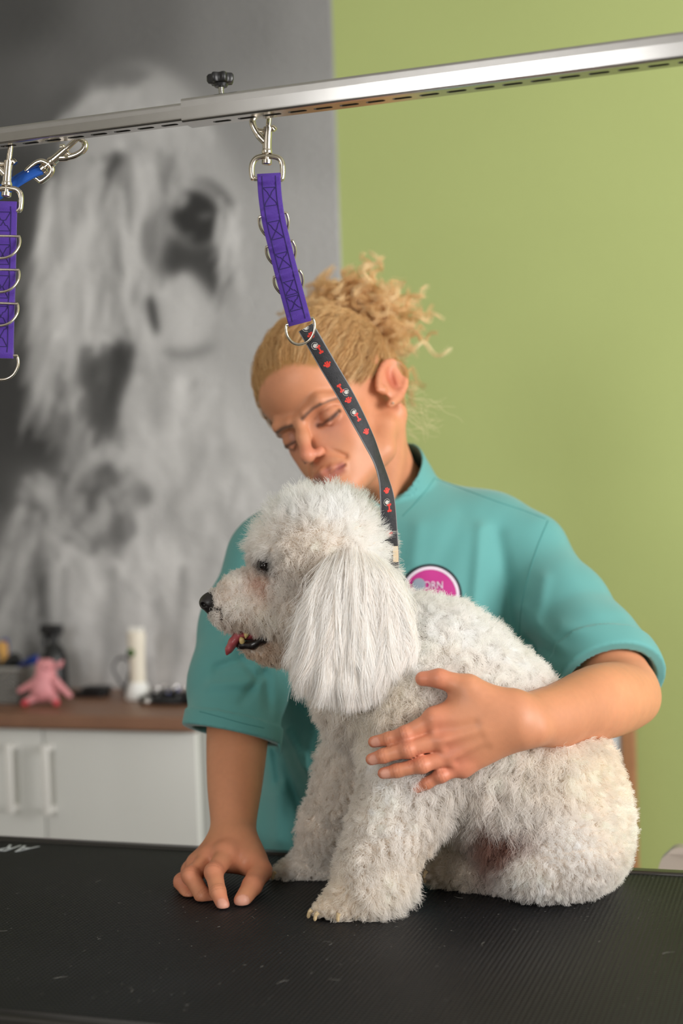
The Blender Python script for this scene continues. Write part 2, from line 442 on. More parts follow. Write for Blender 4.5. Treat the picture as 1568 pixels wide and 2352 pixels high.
# tongue and mouth gap
lay([(335, 690), (350, 680), (365, 740), (362, 770), (345, 740)], 46, 7)
lay([(400, 640), (430, 630), (470, 690), (495, 720), (470, 780), (435, 812), (395, 800), (372, 750), (385, 690)], 172, 9)
lay([(412, 690), (440, 680), (450, 760), (430, 790), (405, 780)], 186, 12, 0.7)
# chest locks
locks(46, [(200, 800), (300, 790), (275, 900), (235, 930)], 93, 110, 8, 62, 0.42); locks(40, [(300, 830), (450, 835), (480, 900), (330, 930)], 105, 120, 10, 165, 0.4)
for i in range(12): stroke(372 + i * 9, 805 + 8 * math.sin(i * .3), 20 - i * 4, 40, 8, 118, .22)
B1 = [(300, 900), (470, 860), (560, 980), (610, 1200), (600, 1500), (300, 1550), (150, 1500), (150, 1200)]
locks(220, B1, lambda x, y: 78 + (x - 380) * -0.03, 140, 10, 190, 0.35, da=16); locks(110, B1, 85, 110, 9, 150, 0.35, da=20)
locks(90, [(40, 1080), (300, 1080), (290, 1200), (60, 1230)], 70, 60, 9, 84, 0.5, da=35); locks(50, [(40, 1080), (300, 1080), (290, 1200), (60, 1230)], 80, 60, 8, 170, 0.4, da=30)
locks(90, [(-40, 1180), (90, 1180), (90, 1560), (-40, 1560)], 100, 120, 9, 90, 0.45); locks(50, [(0, 1180), (90, 1180), (90, 1560), (0, 1560)], 105, 120, 7, 165, 0.4)
for x in (262, 150, 420, 520): stroke(x, 1310, 92, 280, 9, 118, 0.55, 8)
locks(40, [(120, 1500), (620, 1500), (620, 1600), (120, 1600)], 90, 90, 8, 140, 0.35)
CAN = np.clip(CAN, 20, 235)
nxm, nzm = 210, 430
X0m, Z0m, Z1m = XM - 1.25, 0.80, 2.62
gx, gz = np.meshgrid(np.linspace(X0m, XM, nxm), np.linspace(Z0m, Z1m, nzm))
Vm = np.stack([gx.ravel(), np.full(gx.size, WY - 0.004), gz.ravel()], 1)
uv = proj(Vm); fx = np.clip((uv[:, 0] - CX0) / K, 0, CW - 1.01); fy = np.clip((uv[:, 1] - CY0) / K, 0, CH_ - 1.01)
i0 = fx.astype(int); j0 = fy.astype(int); tx = fx - i0; ty = fy - j0
val = (CAN[j0, i0] * (1 - tx) * (1 - ty) + CAN[j0, i0 + 1] * tx * (1 - ty) + CAN[j0 + 1, i0] * (1 - tx) * ty + CAN[j0 + 1, i0 + 1] * tx * ty)
lin = ((val / 255 + 0.055) / 1.055) ** 2.4
PRINT_GAIN = 1.32
colm = np.stack([lin * 1.0, lin * 0.99, lin * 0.985], 1) * PRINT_GAIN
ii, jj = np.meshgrid(np.arange(nxm - 1), np.arange(nzm - 1)); b0 = (jj * nxm + ii).ravel()
Qm = np.stack([b0, b0 + 1, b0 + nxm + 1, b0 + nxm], 1)
# give the paper its thickness: a rim strip back to the wall
rim = [k for k in range(nxm)] + [r_ * nxm + nxm - 1 for r_ in range(1, nzm)] + [(nzm - 1) * nxm + k for k in range(nxm - 2, -1, -1)] + [r_ * nxm for r_ in range(nzm - 2, 0, -1)]
nb_ = len(Vm); Vm = np.vstack([Vm, Vm[rim] + [0, 0.0038, 0]]); colm = np.vstack([colm, colm[rim]])
Qr = np.array([(rim[k], nb_ + k, nb_ + (k + 1) % len(rim), rim[(k + 1) % len(rim)]) for k in range(len(rim))])
mur = link('printed_wallpaper', fastmesh('printed_wallpaper', Vm, np.vstack([Qm, Qr]), colm),
           mat('wallpaper_print', attr='Col', rough=0.7, bump=(120, 0.8, 0.004)))
tag(mur, 'grey wallpaper printed with a huge shaggy dog, beside the green paint', 'wallpaper')

# ------------------------------------------------------------------ sideboard, worktop and what stands on it
CZ = 0.85; CFY = 2.405
m_wh = mat('white_laminate', srgb(214, 214, 210), 0.35); m_gap = mat('cabinet_carcass', srgb(150, 150, 146), 0.5)
m_alu = mat('brushed_aluminium', srgb(238, 236, 232), 0.35, metal=0.15)
xd = float(PZ(87, 1665, CZ - 0.02)[0])               # door joint
XE = float(PY(604, 1740, 2.70)[0]) - 0.012                    # right end of the run
def cabinet(x0, x1, handles, label):
    t = thing('cabinet', label, 'cabinet', 'white cabinets under the brown worktop'); t.location = ((x0 + x1) / 2, CFY, 0)
    def pt(o): o.parent = t; o.matrix_parent_inverse = Matrix.Translation(t.location).inverted(); return o
    pt(MB().box((x0, CFY + 0.02, 0.06), (x1, WY - 0.004, CZ - 0.027), 0.001).build('body', m_gap))
    pt(MB().box((x0 + 0.01, CFY + 0.05, 0.0), (x1 - 0.01, WY - 0.02, 0.06)).build('plinth', m_gap))
    for a, b, hx in handles:
        d = pt(MB().box((a + 0.0015, CFY, 0.07), (b - 0.0015, CFY + 0.018, CZ - 0.032), 0.0015).build('door', m_wh))
        ztop, zbot = float(PY(35, 1703, CFY)[2]), float(PY(40, 1862, CFY)[2])
        hm = MB().box((hx - 0.0075, CFY - 0.03, zbot), (hx + 0.0075, CFY - 0.022, ztop), 0.003)
        for z in (zbot + 0.008, ztop - 0.008): hm.box((hx - 0.005, CFY - 0.024, z - 0.005), (hx + 0.005, CFY + 0.001, z + 0.005))
        h_ = hm.build('handle', m_alu, d); h_['label'] = 'slim upright aluminium bar handle'
    return t
hx1 = float(PY(38, 1780, CFY)[0]); hx2 = float(PY(121, 1780, CFY)[0])
cabinet(xd - 0.78, xd, [(xd - 0.78, xd - 0.39, xd - 0.43), (xd - 0.39, xd, hx1)], 'white cabinet whose door handle stands next to the neighbouring cabinet joint, under grey basket')
cabinet(xd, XE, [(xd, XE, hx2)], 'white single-door cabinet under the worktop, behind the bare arm resting on table')
wt = MB().box((xd - 0.82, CFY - 0.02, CZ - 0.026), (XE + 0.005, WY - 0.003, CZ), 0.0025).build('worktop', mat('brown_worktop', srgb(134, 96, 74), 0.42, noise=(14, 0.12)))
tag(wt, 'brown wood-effect worktop running along the top of the white cabinets', 'worktop')

def on_counter(px, Y): return np.array([PY(px, 1500, Y)[0], Y, CZ])
def local(t, obs):
    for o in obs: o.parent = t
# grey perforated basket with brushes
bx1 = float(PY(56, 1580, 2.52)[0]); bx0 = bx1 - 0.24; by0, by1, bh = 2.50, 2.628, 0.072
m_bk = mat('grey_plastic', srgb(152, 150, 146), 0.5)
bk = thing('basket', 'grey perforated plastic basket full of brushes, on worktop beside pink pig', 'basket')
MB().box((bx0, by0, CZ + .001), (bx1, by1, CZ + 0.004)).build('bottom', m_bk, bk)
def perforated(mb, a, b, z0, z1, nx, nz, th):
    """upright wall from a to b with square holes"""
    a = np.array(a); b = np.array(b); nrm = np.array([-(b - a)[1], (b - a)[0]]); nrm = nrm / np.linalg.norm(nrm) * th
    def bar(u0, u1, w0, w1):
        p0 = a + (b - a) * u0; p1 = a + (b - a) * u1
        V = [(*(p + n_), z) for z in (w0, w1) for p, n_ in ((p0, 0 * nrm), (p1, 0 * nrm), (p1, nrm), (p0, nrm))]
        mb.add(V, [(0, 3, 2, 1), (4, 5, 6, 7), (0, 1, 5, 4), (1, 2, 6, 5), (2, 3, 7, 6), (3, 0, 4, 7)])
    for i in range(nx + 1): bar(max(0, (i - 0.28) / nx), min(1, (i + 0.28) / nx), z0, z1)
    for k in range(nz + 1):
        zc = z0 + (z1 - z0) * k / nz; hh = (z1 - z0) / nz * 0.28; bar(0, 1, max(z0, zc - hh), min(z1, zc + hh))
for a, b, n_ in (((bx0, by0), (bx1, by0), 26), ((bx0, by1), (bx1, by1), 26), ((bx0, by0), (bx0, by1), 18), ((bx1, by0), (bx1, by1), 18)):
    mb = MB(); perforated(mb, a, b, CZ + .002, CZ + bh, n_, 8, 0.002); o = mb.build('wall', m_bk, bk, smooth=False)
rp = [(bx0, by0), (bx1, by0), (bx1, by1), (bx0, by1)]
MB().tube([(x, y, CZ + bh) for x, y in rp], 0.004, 8, closed=True).build('rim', m_bk, bk)
def brush(label, base, tip, r, colh, colb, group='brushes standing in the basket'):
    t = thing('grooming_brush', label, 'brush', group); base = np.array(base); tip = np.array(tip); ax = tip - base; L = np.linalg.norm(ax)
    MB().lathe(base, ax, [(0, r * .5), (L * .05, r * .8), (L * .35, r * .6), (L * .8, r), (L * .97, r * .9), (L, r * .5)], 12).build('handle', mat('plastic_%d_%d_%d' % tuple(int(c * 99) for c in colh), colh, 0.45), t)
    a = ax / L; u = np.cross(a, [0, -1.0, 0]); u /= np.linalg.norm(u); v = np.cross(a, u); c = base - a * 0.02
    V = [c + a * s1 * 0.028 + u * s2 * 0.024 + v * s3 * 0.007 for s3 in (-1, 1) for s2 in (-1, 1) for s1 in (-1, 1)]
    MB().add(V, [(0, 2, 3, 1), (4, 5, 7, 6), (0, 1, 5, 4), (2, 6, 7, 3), (0, 4, 6, 2), (1, 3, 7, 5)]).build('head', mat('plastic_%d_%d_%d' % tuple(int(c * 99) for c in colb), colb, 0.45), t, smooth=False)
    return t
c0 = lambda px, py, Y: PY(px, py, Y)
BLK = srgb(22, 22, 24); BLU = srgb(22, 52, 130); YEL = srgb(196, 146, 70)
brush('yellow handled brush sticking up out of the grey basket', c0(14, 1556, 2.56), c0(4, 1474, 2.575), 0.012, YEL, BLK)
brush('thick black handled brush lying across the grey basket', c0(-20, 1555, 2.53), c0(42, 1508, 2.535), 0.014, BLK, BLK)
brush('blue handled brush leaning over the basket rim toward pink pig', c0(26, 1536, 2.585), c0(88, 1512, 2.585), 0.010, BLU, BLK)
brush('short blue brush standing upright behind the yellow one in basket', c0(22, 1556, 2.60), c0(10, 1466, 2.605), 0.008, BLU, BLU)
# black spray bottle
sp = thing('spray_bottle', 'black trigger spray bottle on worktop behind the pink pig', 'bottle'); b_ = on_counter(124, 2.66)
m_bl = mat('black_plastic', srgb(20, 20, 22), 0.4)
MB().lathe(b_, (0, 0, 1), [(0.0005, .024), (.004, .027), (.075, .027), (.095, .02), (.108, .0095), (.115, .0095)], 20).build('body', m_bl, sp)
MB().lathe(b_ + [0, 0, .113], (0, 0, 1), [(0, .012), (.012, .012), (.013, .009)], 16).build('collar', m_bl, sp)
MB().box(b_ + [-.028, -.010, .124], b_ + [.02, .010, .146], .005).build('head', m_bl, sp)
MB().tube(catmull([b_ + [-.012, 0, .126], b_ + [-.022, 0, .112], b_ + [-.02, 0, .095]], 5), .0045, 8).build('trigger', m_bl, sp)
# pink rubber pig
pg = thing('toy_pig', 'pink rubber toy pig sitting on the worktop in front of the basket', 'toy')
gp = lambda x, y, d=0.0: PY(x, y, 2.50 + d)
pm = 2.55 / FPX                               # metres per photo pixel there
S = Sdf()
S.ell(gp(103, 1585), (36 * pm, .026, 34 * pm), k=.006).ell(gp(105, 1545), (25 * pm, .022, 28 * pm), k=.02)
S.ell(gp(106, 1530), (23 * pm, .02, 15 * pm), k=.008)
S.cone(gp(80, 1570, -.01), 11 * pm, gp(46, 1589, -.012), 7 * pm, k=.006).cone(gp(128, 1568, -.01), 11 * pm, gp(160, 1600, -.012), 7 * pm, k=.006)
S.cone(gp(85, 1603, -.01), 13 * pm, gp(56, 1617, -.02), 8 * pm, k=.006).cone(gp(122, 1603, -.01), 13 * pm, gp(130, 1617, -.025), 8 * pm, k=.006)
S.cone(gp(90, 1527), 5 * pm, gp(90, 1517), 3 * pm, k=.004).cone(gp(136, 1530), 8 * pm, gp(143, 1522), 4 * pm, k=.004)
S.ell(gp(108, 1536, -.02), (8 * pm, .008, 6 * pm), k=.003)
V_, Q_ = S.mesh(.0016); pk = np.tile(srgb(228, 152, 158), (len(V_), 1)); uvp = proj(V_)
ft = (uvp[:, 1] > 1611) & ((uvp[:, 0] < 66) | (uvp[:, 0] > 122)); pk[ft] = srgb(216, 70, 84)
V_[:, 2] += CZ + 0.001 - V_[:, 2].min()
link('body', fastmesh('pig', V_, Q_, pk), mat('pig_rubber', attr='Col', rough=0.45), pg)
for dx in (-7, 7): MB().lathe(gp(107 + dx, 1531, -.0195), (0, -1, 0), [(0, .0016), (.001, .0012)], 8).build('eye', m_bl, pg)
# white clipper in its charging stand
cl = thing('hair_clipper', 'cream white cordless clipper standing in a charging dock, green logo on front', 'clipper'); q = on_counter(314, 2.60)
s_ = 2.66 / FPX
m_cr = mat('cream_plastic', srgb(232, 224, 208), 0.35); m_w2 = mat('white_plastic', srgb(238, 238, 236), 0.3)
MB().lathe(q, (0, 0, 1), [(0.0005, .026), (.012, .0255), (.026, .021), (.034, .017)], 24).build('dock', m_w2, cl)
bp_ = MB().lathe(q, (0, 0, 1), [(.03, .016), (.045, .0165), (.075, .0165), (.10, .0175), (.125, .0195), (.136, .0185), (.1375, .014)], 20)
bp_.v = [np.array([v[0], q[1] + (v[1] - q[1]) * 0.75, v[2]]) for v in bp_.v]; bp_.build('body', m_cr, cl)
MB().box(q + [-.015, -.006, .136], q + [.015, .006, .146], .002).build('blade', m_alu, cl)
MB().lathe(q + [-.006, -.0128, .095], (0, -1, 0), [(0, .0085), (.0026, .0085), (.003, .007)], 16).build('logo', mat('logo_green', srgb(74, 108, 40), 0.5), cl)
MB().lathe(q + [-.010, -.0158, .092], (0, -1, 0), [(0, .005), (.001, .005)], 10).build('logo_spot', m_bl, cl)
cord = MB().tube(catmull([q + [-.02, .01, .006], q + [-.045, .012, .03], q + [-.06, .01, .06], q + [-.045, .012, .082], q + [-.022, .012, .07], q + [-.03, .014, .035], q + [-.05, .03, .008], q + [-.03, .07, .004], q + [.03, .11, .004]], 8), .003, 8).build('power_cord', mat('grey_cord', srgb(96, 96, 98), 0.5), cl)
# flat black case, tray of shiny tools
fc = on_counter(212, 2.62)
o = thing('comb_case', 'flat black comb case lying on worktop between pig and clipper', 'case')
MB().box(fc + [-.038, -.02, .0005], fc + [.03, .02, .012], .004).build('lower_shell', m_bl, o); MB().box(fc + [-.02, -.018, .012], fc + [.034, .02, .022], .005).build('lid', m_bl, o)
tr = on_counter(398, 2.56); m_tr = mat('tray_black', srgb(16, 16, 18), 0.3)
o = thing('tool_tray', 'low black tray of small metal tools on worktop beside the clipper', 'tray')
MB().box(tr + [-.062, -.035, .0005], tr + [.07, .035, .006], .002).build('base', m_tr, o)
for a, b in (((-.062, -.035), (.07, -.031)), ((-.062, .031), (.07, .035)), ((-.062, -.031), (-.058, .031)), ((.066, -.031), (.07, .031))):
    MB().box(tr + [a[0], a[1], .006], tr + [b[0], b[1], .016]).build('rim', m_tr, o, smooth=False)
m_chr = mat('chrome', srgb(225, 224, 222), 0.14, metal=1.0)
_q = np.random.default_rng(12)
tl = ['chrome', 'blue', 'bronze']; mats_ = {'chrome': m_chr, 'blue': mat('blue_metal', srgb(84, 90, 130), 0.25, metal=.9), 'bronze': mat('bronze_metal', srgb(176, 128, 108), 0.25, metal=.9)}
for k in range(15):
    c = tr + [(-.05 + .0075 * k), (-.02 if k % 3 == 0 else .004 if k % 3 == 1 else .022), .0075]
    col_ = tl[0] if k not in (6, 9, 11, 13) else (tl[1] if k in (6, 9) else tl[2])
    t = thing('trimmer_tip', {'chrome': 'small chrome trimmer tip upright in the black tray', 'blue': 'small bluish metal trimmer tip in the black tray', 'bronze': 'small bronze coloured trimmer tip in the black tray'}[col_], 'trimmer tip', 'trimmer tips in the tray')
    h_ = _q.uniform(.016, .034); r_ = _q.uniform(.0038, .0055)
    MB().lathe(c, (0, 0, 1), [(0, r_), (h_ * .5, r_), (h_ * .55, r_ * .75)], 12).build('shank', m_tr, t)
    MB().lathe(c + [0, 0, h_ * .55], (_q.uniform(-.15, .15), 0, 1), [(0, r_ * .6), (h_ * .2, r_ * .7), (h_ * .3, r_ * .4)], 12).build('tip', mats_[col_], t)
t = thing('nail_grinder', 'silver ball-ended grinder lying at the end of black tray', 'grinder')
g0 = on_counter(328, 2.51) + [0, 0, .009]; MB().lathe(g0, (1, .1, 0), [(-.002, .003), (.0, .007), (.006, .0088), (.012, .007), (.014, .003)], 14).build('head', m_chr, t)
MB().lathe(g0 + [.013, .0013, 0], (1, .1, 0), [(0, .005), (.06, .006), (.066, .004)], 12).build('handle', m_tr, t)

# framed white board leaning on the wall behind the person
fr = thing('framed_board', 'tall white board in a light brown wooden frame, leaning against the green wall', 'board')
fl, frr = float(PY(604, 1740, 2.70)[0]), float(PY(1461, 1800, 2.70)[0]); m_wd = mat('light_wood', srgb(172, 122, 84), 0.5, noise=(30, 0.1))
for n_, a, b in (('frame_stile', (fl, 0, 0), (fl + .026, .02, .98)), ('frame_stile', (frr - .026, 0, 0), (frr, .02, .98)), ('frame_rail', (fl + .026, 0, 0), (frr - .026, .02, .026)), ('frame_rail', (fl + .026, 0, .954), (frr - .026, .02, .98))):
    MB().box(a, b, .002).build(n_, m_wd, fr)
MB().box((fl + .024, .006, .024), (frr - .024, .014, .956)).build('panel', mat('white_board', srgb(222, 226, 230), 0.35), fr, smooth=False)
fr.location = (0, 2.655, 0); fr.rotation_euler = (-math.radians(3.4), 0, 0)
# cream chair by the wall
ch = thing('chair', 'cream plastic chair with a rounded backrest, standing beyond the table', 'chair')
cx_, cy_ = PZ(1575, 1990, 0.80)[:2]; m_ch = mat('cream_shell', srgb(206, 192, 180), 0.5)
cx_ = float(PY(1488, 1985, cy_)[0]) + 0.205
topz = float(PY(1545, 1953, cy_)[2])
prof = catmull([(-.20, .43), (-.215, .50), (-.21, .62), (-.20, topz - .05), (-.185, topz - .012), (-.15, topz), (0, topz + .002), (.15, topz), (.185, topz - .012), (.20, topz - .05), (.21, .62), (.215, .50), (.20, .43)], 6)
n_ = len(prof); V = []
for yy in (0.0, 0.02):
    V += [(cx_ + x, cy_ + yy + 0.05 * (abs(x) / .21) ** 2 - .03 * (z - .43), z) for x, z in prof]
F = [tuple(range(n_)), tuple(range(n_, 2 * n_))[::-1]] + [(i, i + n_, (i + 1) % n_ + n_, (i + 1) % n_) for i in range(n_)]
MB().add(V, F).build('backrest', m_ch, ch)
MB().tube([(cx_ - .175, cy_ + .032, .46), (cx_ - .18, cy_ + .028, .62), (cx_ - .168, cy_ + .018, topz - .035)], .004, 8).build('ridge', m_ch, ch)
MB().box((cx_ - .21, cy_ + .01, .41), (cx_ + .21, cy_ + .43, .44), .012).build('seat', m_ch, ch)
for sx in (-1, 1):
    for y in (.39, .04):
        MB().tube([(cx_ + sx * .17, cy_ + y, .415), (cx_ + sx * .20, cy_ + y * 1.08, 0.0)], .012, 10).build('leg', m_alu, ch)

# ------------------------------------------------------------------ grooming table
TX0, TX1, TY0, TY1 = -1.13, 0.02, 0.978, 1.512
tb = thing('grooming_table', 'black rubber topped grooming table the dog sits on', 'table')
m_ed = mat('table_edge_metal', srgb(74, 72, 70), 0.28, metal=0.8)
def mat_rubber():
    m = mat('ribbed_rubber', srgb(30, 30, 32), 0.55, spec=0.32); nt = m.node_tree; N = nt.nodes; L = nt.links; b = N['Principled BSDF']
    tc = N.new('ShaderNodeTexCoord'); sx = N.new('ShaderNodeSeparateXYZ'); L.new(tc.outputs['Object'], sx.inputs[0])
    def wave(sock, per):
        k = N.new('ShaderNodeMath'); k.operation = 'MULTIPLY'; k.inputs[1].default_value = 2 * math.pi / per; L.new(sock, k.inputs[0])
        s = N.new('ShaderNodeMath'); s.operation = 'SINE'; L.new(k.outputs[0], s.inputs[0])
        a = N.new('ShaderNodeMath'); a.operation = 'MULTIPLY_ADD'; a.inputs[1].default_value = 0.5; a.inputs[2].default_value = 0.5; L.new(s.outputs[0], a.inputs[0]); return a.outputs[0]
    wx = wave(sx.outputs[0], 0.0046); wy = wave(sx.outputs[1], 0.0046)
    p = N.new('ShaderNodeMath'); p.operation = 'MULTIPLY'; L.new(wx, p.inputs[0])
    ma = N.new('ShaderNodeMath'); ma.operation = 'MULTIPLY_ADD'; ma.inputs[1].default_value = 0.6; ma.inputs[2].default_value = 0.4; L.new(wy, ma.inputs[0]); L.new(ma.outputs[0], p.inputs[1])
    bp = N.new('ShaderNodeBump'); bp.inputs['Strength'].default_value = 0.9; bp.inputs['Distance'].default_value = 0.0009; L.new(p.outputs[0], bp.inputs['Height']); L.new(bp.outputs[0], b.inputs['Normal'])
    # dust: pale, patchy film in the colour and in the gloss
    nz = N.new('ShaderNodeTexNoise'); nz.inputs['Scale'].default_value = 7; nz.inputs['Detail'].default_value = 8; L.new(tc.outputs['Object'], nz.inputs['Vector'])
    cr = N.new('ShaderNodeMapRange'); cr.inputs[1].default_value = 0.45; cr.inputs[2].default_value = 0.85; cr.inputs[3].default_value = 0; cr.inputs[4].default_value = 0.3; L.new(nz.outputs['Fac'], cr.inputs[0])
    mx = N.new('ShaderNodeMix'); mx.data_type = 'RGBA'; mx.inputs['A'].default_value = (*srgb(17, 18, 21), 1); mx.inputs['B'].default_value = (*srgb(44, 45, 49), 1)
    L.new(cr.outputs[0], mx.inputs['Factor']); L.new(mx.outputs['Result'], b.inputs['Base Color'])
    return m
m_rub = mat_rubber()
E_ = 0.016
MB().box((TX0 + E_, TY0 + E_, TZ - 0.006), (TX1 - E_, TY1 - E_, TZ), 0.0015).build('rubber_mat', m_rub, tb)
for a, b in (((TX0, TY0), (TX1, TY0 + E_)), ((TX0, TY1 - E_), (TX1, TY1)), ((TX0, TY0 + E_), (TX0 + E_, TY1 - E_)), ((TX1 - E_, TY0 + E_), (TX1, TY1 - E_))):
    MB().box((*a, TZ - 0.035), (*b, TZ + 0.0025), 0.003).build('edge_rail', m_ed, tb)
MB().box((TX0 + E_, TY0 + E_, TZ - 0.03), (TX1 - E_, TY1 - E_, TZ - 0.006)).build('board', mat('table_board', srgb(70, 60, 50), 0.7), tb, smooth=False)
for x in (TX0 + .08, TX1 - .08):
    for y in (TY0 + .06, TY1 - .06):
        MB().tube([(x, y, TZ - .03), (x, y, 0.0)], .018, 12).build('leg', m_ed, tb)
for y in (TY0 + .06, TY1 - .06): MB().tube([(TX0 + .08, y, .18), (TX1 - .08, y, .18)], .012, 10).build('stretcher', m_ed, tb)
# white lettering, printed to be read from the far side; only its start comes into view
fc_ = bpy.data.curves.new('lettering', 'FONT'); fc_.body = 'AR'; fc_.size = 0.030; fc_.extrude = 0.0002; fc_.align_x = 'LEFT'; fc_.shear = 0.25
ob_ = bpy.data.objects.new('tmp_text', fc_); COL.objects.link(ob_); dg = bpy.context.evaluated_depsgraph_get()
tm = bpy.data.meshes.new_from_object(ob_.evaluated_get(dg)); bpy.data.objects.remove(ob_)
pA = PZ(84, 1949, TZ)
for v in tm.vertices: v.co = Vector((pA[0] - v.co.x * 1.12, pA[1] - v.co.y * 1.35 + .0085, TZ + 0.0004 + v.co.z))
lt = link('lettering', tm, mat('white_print', srgb(205, 210, 216), 0.6), tb); lt['label'] = 'white printed letters AR, upside down'
# lint and clipped hairs scattered on the rubber
_q = np.random.default_rng(5); ln = []
for k in range(420):
    x, y = _q.uniform(TX0 + .1, TX1 - .05), _q.uniform(TY0 + .03, TY1 - .03)
    L_ = _q.choice([.0012, .0015, .003, .012], p=[.5, .3, .15, .05]); a = _q.uniform(0, 6.28); b = _q.normal(0, 1.2)
    ln.append([(x + math.cos(a + b * s) * L_ * s, y + math.sin(a + b * s) * L_ * s, TZ + .0012) for s in (0, .33, .66, 1)])
o = strands('hair_clippings', np.array(ln), np.array([.00012, .00014, .00012, .00008]), mat('lint', srgb(120, 118, 112), 0.8))
tag(o, 'scattered white lint and clipped hairs on the black rubber', 'lint', kind='stuff')

# ------------------------------------------------------------------ overhead bar
BY = 1.232                                         # front face of the outer tube
bt, bb = float(PY(784, 181, BY)[2]), float(PY(784, 234, BY)[2])
bt = np.mean([PY(x, y, BY)[2] for x, y in ((430, 230), (1000, 147), (1500, 72))]); bb = bt - 0.0225
m_st = mat('polished_steel', srgb(190, 188, 186), 0.2, metal=1.0, noise=(60, 0.04))
m_in = mat('tube_shade_dark', srgb(30, 28, 27), 0.6, metal=0.5)
def slotted_bar(name, parent, x0, x1, y0, y1, z0, z1, slots, sl, sw, th=0.002):
    """rectangular tube along x with stadium slots through its underside"""
    mb = MB(); r = 0.003
    sec = []
    for cy, cz, a0 in ((y1 - r, z1 - r, 0), (y0 + r, z1 - r, 90), (y0 + r, z0 + r, 180), (y1 - r, z0 + r, 270)):
        for k in range(5): a = math.radians(a0 + k * 22.5); sec.append((cy + r * math.cos(a), cz + r * math.sin(a)))
    sec.insert(10, (y0 - 0.00025, z0 + (z1 - z0) * .6)); FL = 15     # the front face is very slightly crowned
    n_ = len(sec); V = [(x, *p) for x in (x0, x1) for p in sec]
    F = [(i, (i + 1) % n_, (i + 1) % n_ + n_, i + n_) for i in range(n_) if i != FL]        # the flat underside is left open
    mb.add(V, F)
    ya, yb = y0 + r, y1 - r; yc = (ya + yb) / 2
    xs = [x0]; cells = []
    for k, s in enumerate(slots):
        a = x0 if k == 0 else (slots[k - 1] + s) / 2; b = x1 if k == len(slots) - 1 else (s + slots[k + 1]) / 2; cells.append((a, b, s))
    NS = 24
    for a, b, s in cells:
        ring = []; out = []
        for k in range(NS):
            t = 2 * math.pi * (k + .5) / NS; c, si = math.cos(t), math.sin(t)
            ring.append((s + (sl / 2 - sw / 2) * (1 if c > 0 else -1) + sw / 2 * c, yc + sw / 2 * si))
            m_ = max(abs(c), abs(si)); ux, uy = c / m_, si / m_
            out.append((s + ux * ((b - s) if ux > 0 else (s - a)), yc + uy * (yb - ya) / 2))
        for k in range(NS):                          # exact corners
            for cx in (a, b):
                for cy in (ya, yb):
                    pass
        V = [(x, y, z0) for x, y in out] + [(x, y, z0) for x, y in ring] + [(x, y, z0 + th) for x, y in ring]
        F = []
        for k in range(NS):
            j = (k + 1) % NS; F += [(k, j, NS + j, NS + k), (NS + k, NS + j, 2 * NS + j, 2 * NS + k)]
        mb.add(V, F)
        ks = [i for i in range(NS)]
        for i, (cx, cy) in enumerate(((b, yb), (a, yb), (a, ya), (b, ya))):   # corner triangles
            k = int(NS / 8 + i * NS / 4) - 1; mb.add([(*out[k], z0), (cx, cy, z0), (*out[(k + 1) % NS], z0)], [(0, 1, 2)])
    o = mb.build(name, m_st, parent, smooth=False)
    MB().box((x0 + .001, y0 + th, z0 + th), (x1 - .001, y1 - th, z1 - th)).build(name + '_shade_core', m_in, o, smooth=False)  # dark core stands in for the shade inside the hollow tube
    return o
arm = thing('overhead_bar', 'telescopic chrome grooming bar with slotted underside, spanning above the table', 'bar')
x_in = float(PY(415, 240, BY)[0]); xa = float(PY(1375, 165, BY + .0135)[0]); xb = float(PY(1450, 152, BY + .0135)[0]); xc = float(PY(510, 278, BY + .0135)[0])
pit = 0.0262
n1 = round((xa - xc) / pit); pit = (xa - xc) / n1
XO1 = 0.06
slots = [xc + k * pit for k in range(int((XO1 - .03 - xc) / pit) + 1)]
slotted_bar('outer_tube', arm, x_in, XO1, BY, BY + .027, bb, bt, slots, .0185, .0062)
xi = float(PY(390, 293, BY + .0135)[0]); sl2 = sorted(xi - k * pit for k in range(16))
XI0 = -1.17
slotted_bar('inner_tube', arm, XI0, x_in + .05, BY + .0025, BY + .0245, bb + .0024, bt - .0032, [s for s in sl2 if s > XI0 + .03], .0175, .006)
# clamping star knob
kx = float(PY(508, 216, BY + .0135)[0]); kz = bt; kb = np.array([kx, BY + .0135, kz])
kn = MB(); R0 = .0132
NK = 56; ring = lambda rr, z: [kb + [rr(2 * math.pi * k / NK) * math.cos(2 * math.pi * k / NK), rr(2 * math.pi * k / NK) * math.sin(2 * math.pi * k / NK), z] for k in range(NK)]
lobes = lambda s: (lambda a: s * (R0 - .0017 + .0017 * math.cos(7 * a)))
V = []; rows = [(lobes(.55), .0120), (lobes(.90), .0128), (lobes(1.0), .0150), (lobes(1.0), .0195), (lobes(.9), .0212), (lobes(.6), .0216)]
for f_, z in rows: V += ring(f_, z)
F = [(i * NK + k, i * NK + (k + 1) % NK, (i + 1) * NK + (k + 1) % NK, (i + 1) * NK + k) for i in range(len(rows) - 1) for k in range(NK)] + [tuple(range(NK))[::-1], tuple((len(rows) - 1) * NK + k for k in range(NK))]
kn.add(V, F).lathe(kb, (0, 0, 1), [(.0095, .006), (.0122, .007)], 16); kno = kn.build('knob', mat('knob_black', srgb(24, 24, 26), 0.35), arm); kno['label'] = 'black star-shaped clamping knob'
prof = [(0, .0045), (.0015, .0045), (.0016, .0026)]
for k in range(8): prof += [(.002 + k * .001, .0026), (.0025 + k * .001, .0021)]
MB().lathe(kb, (0, 0, 1), prof, 12).build('screw', m_chr, arm)
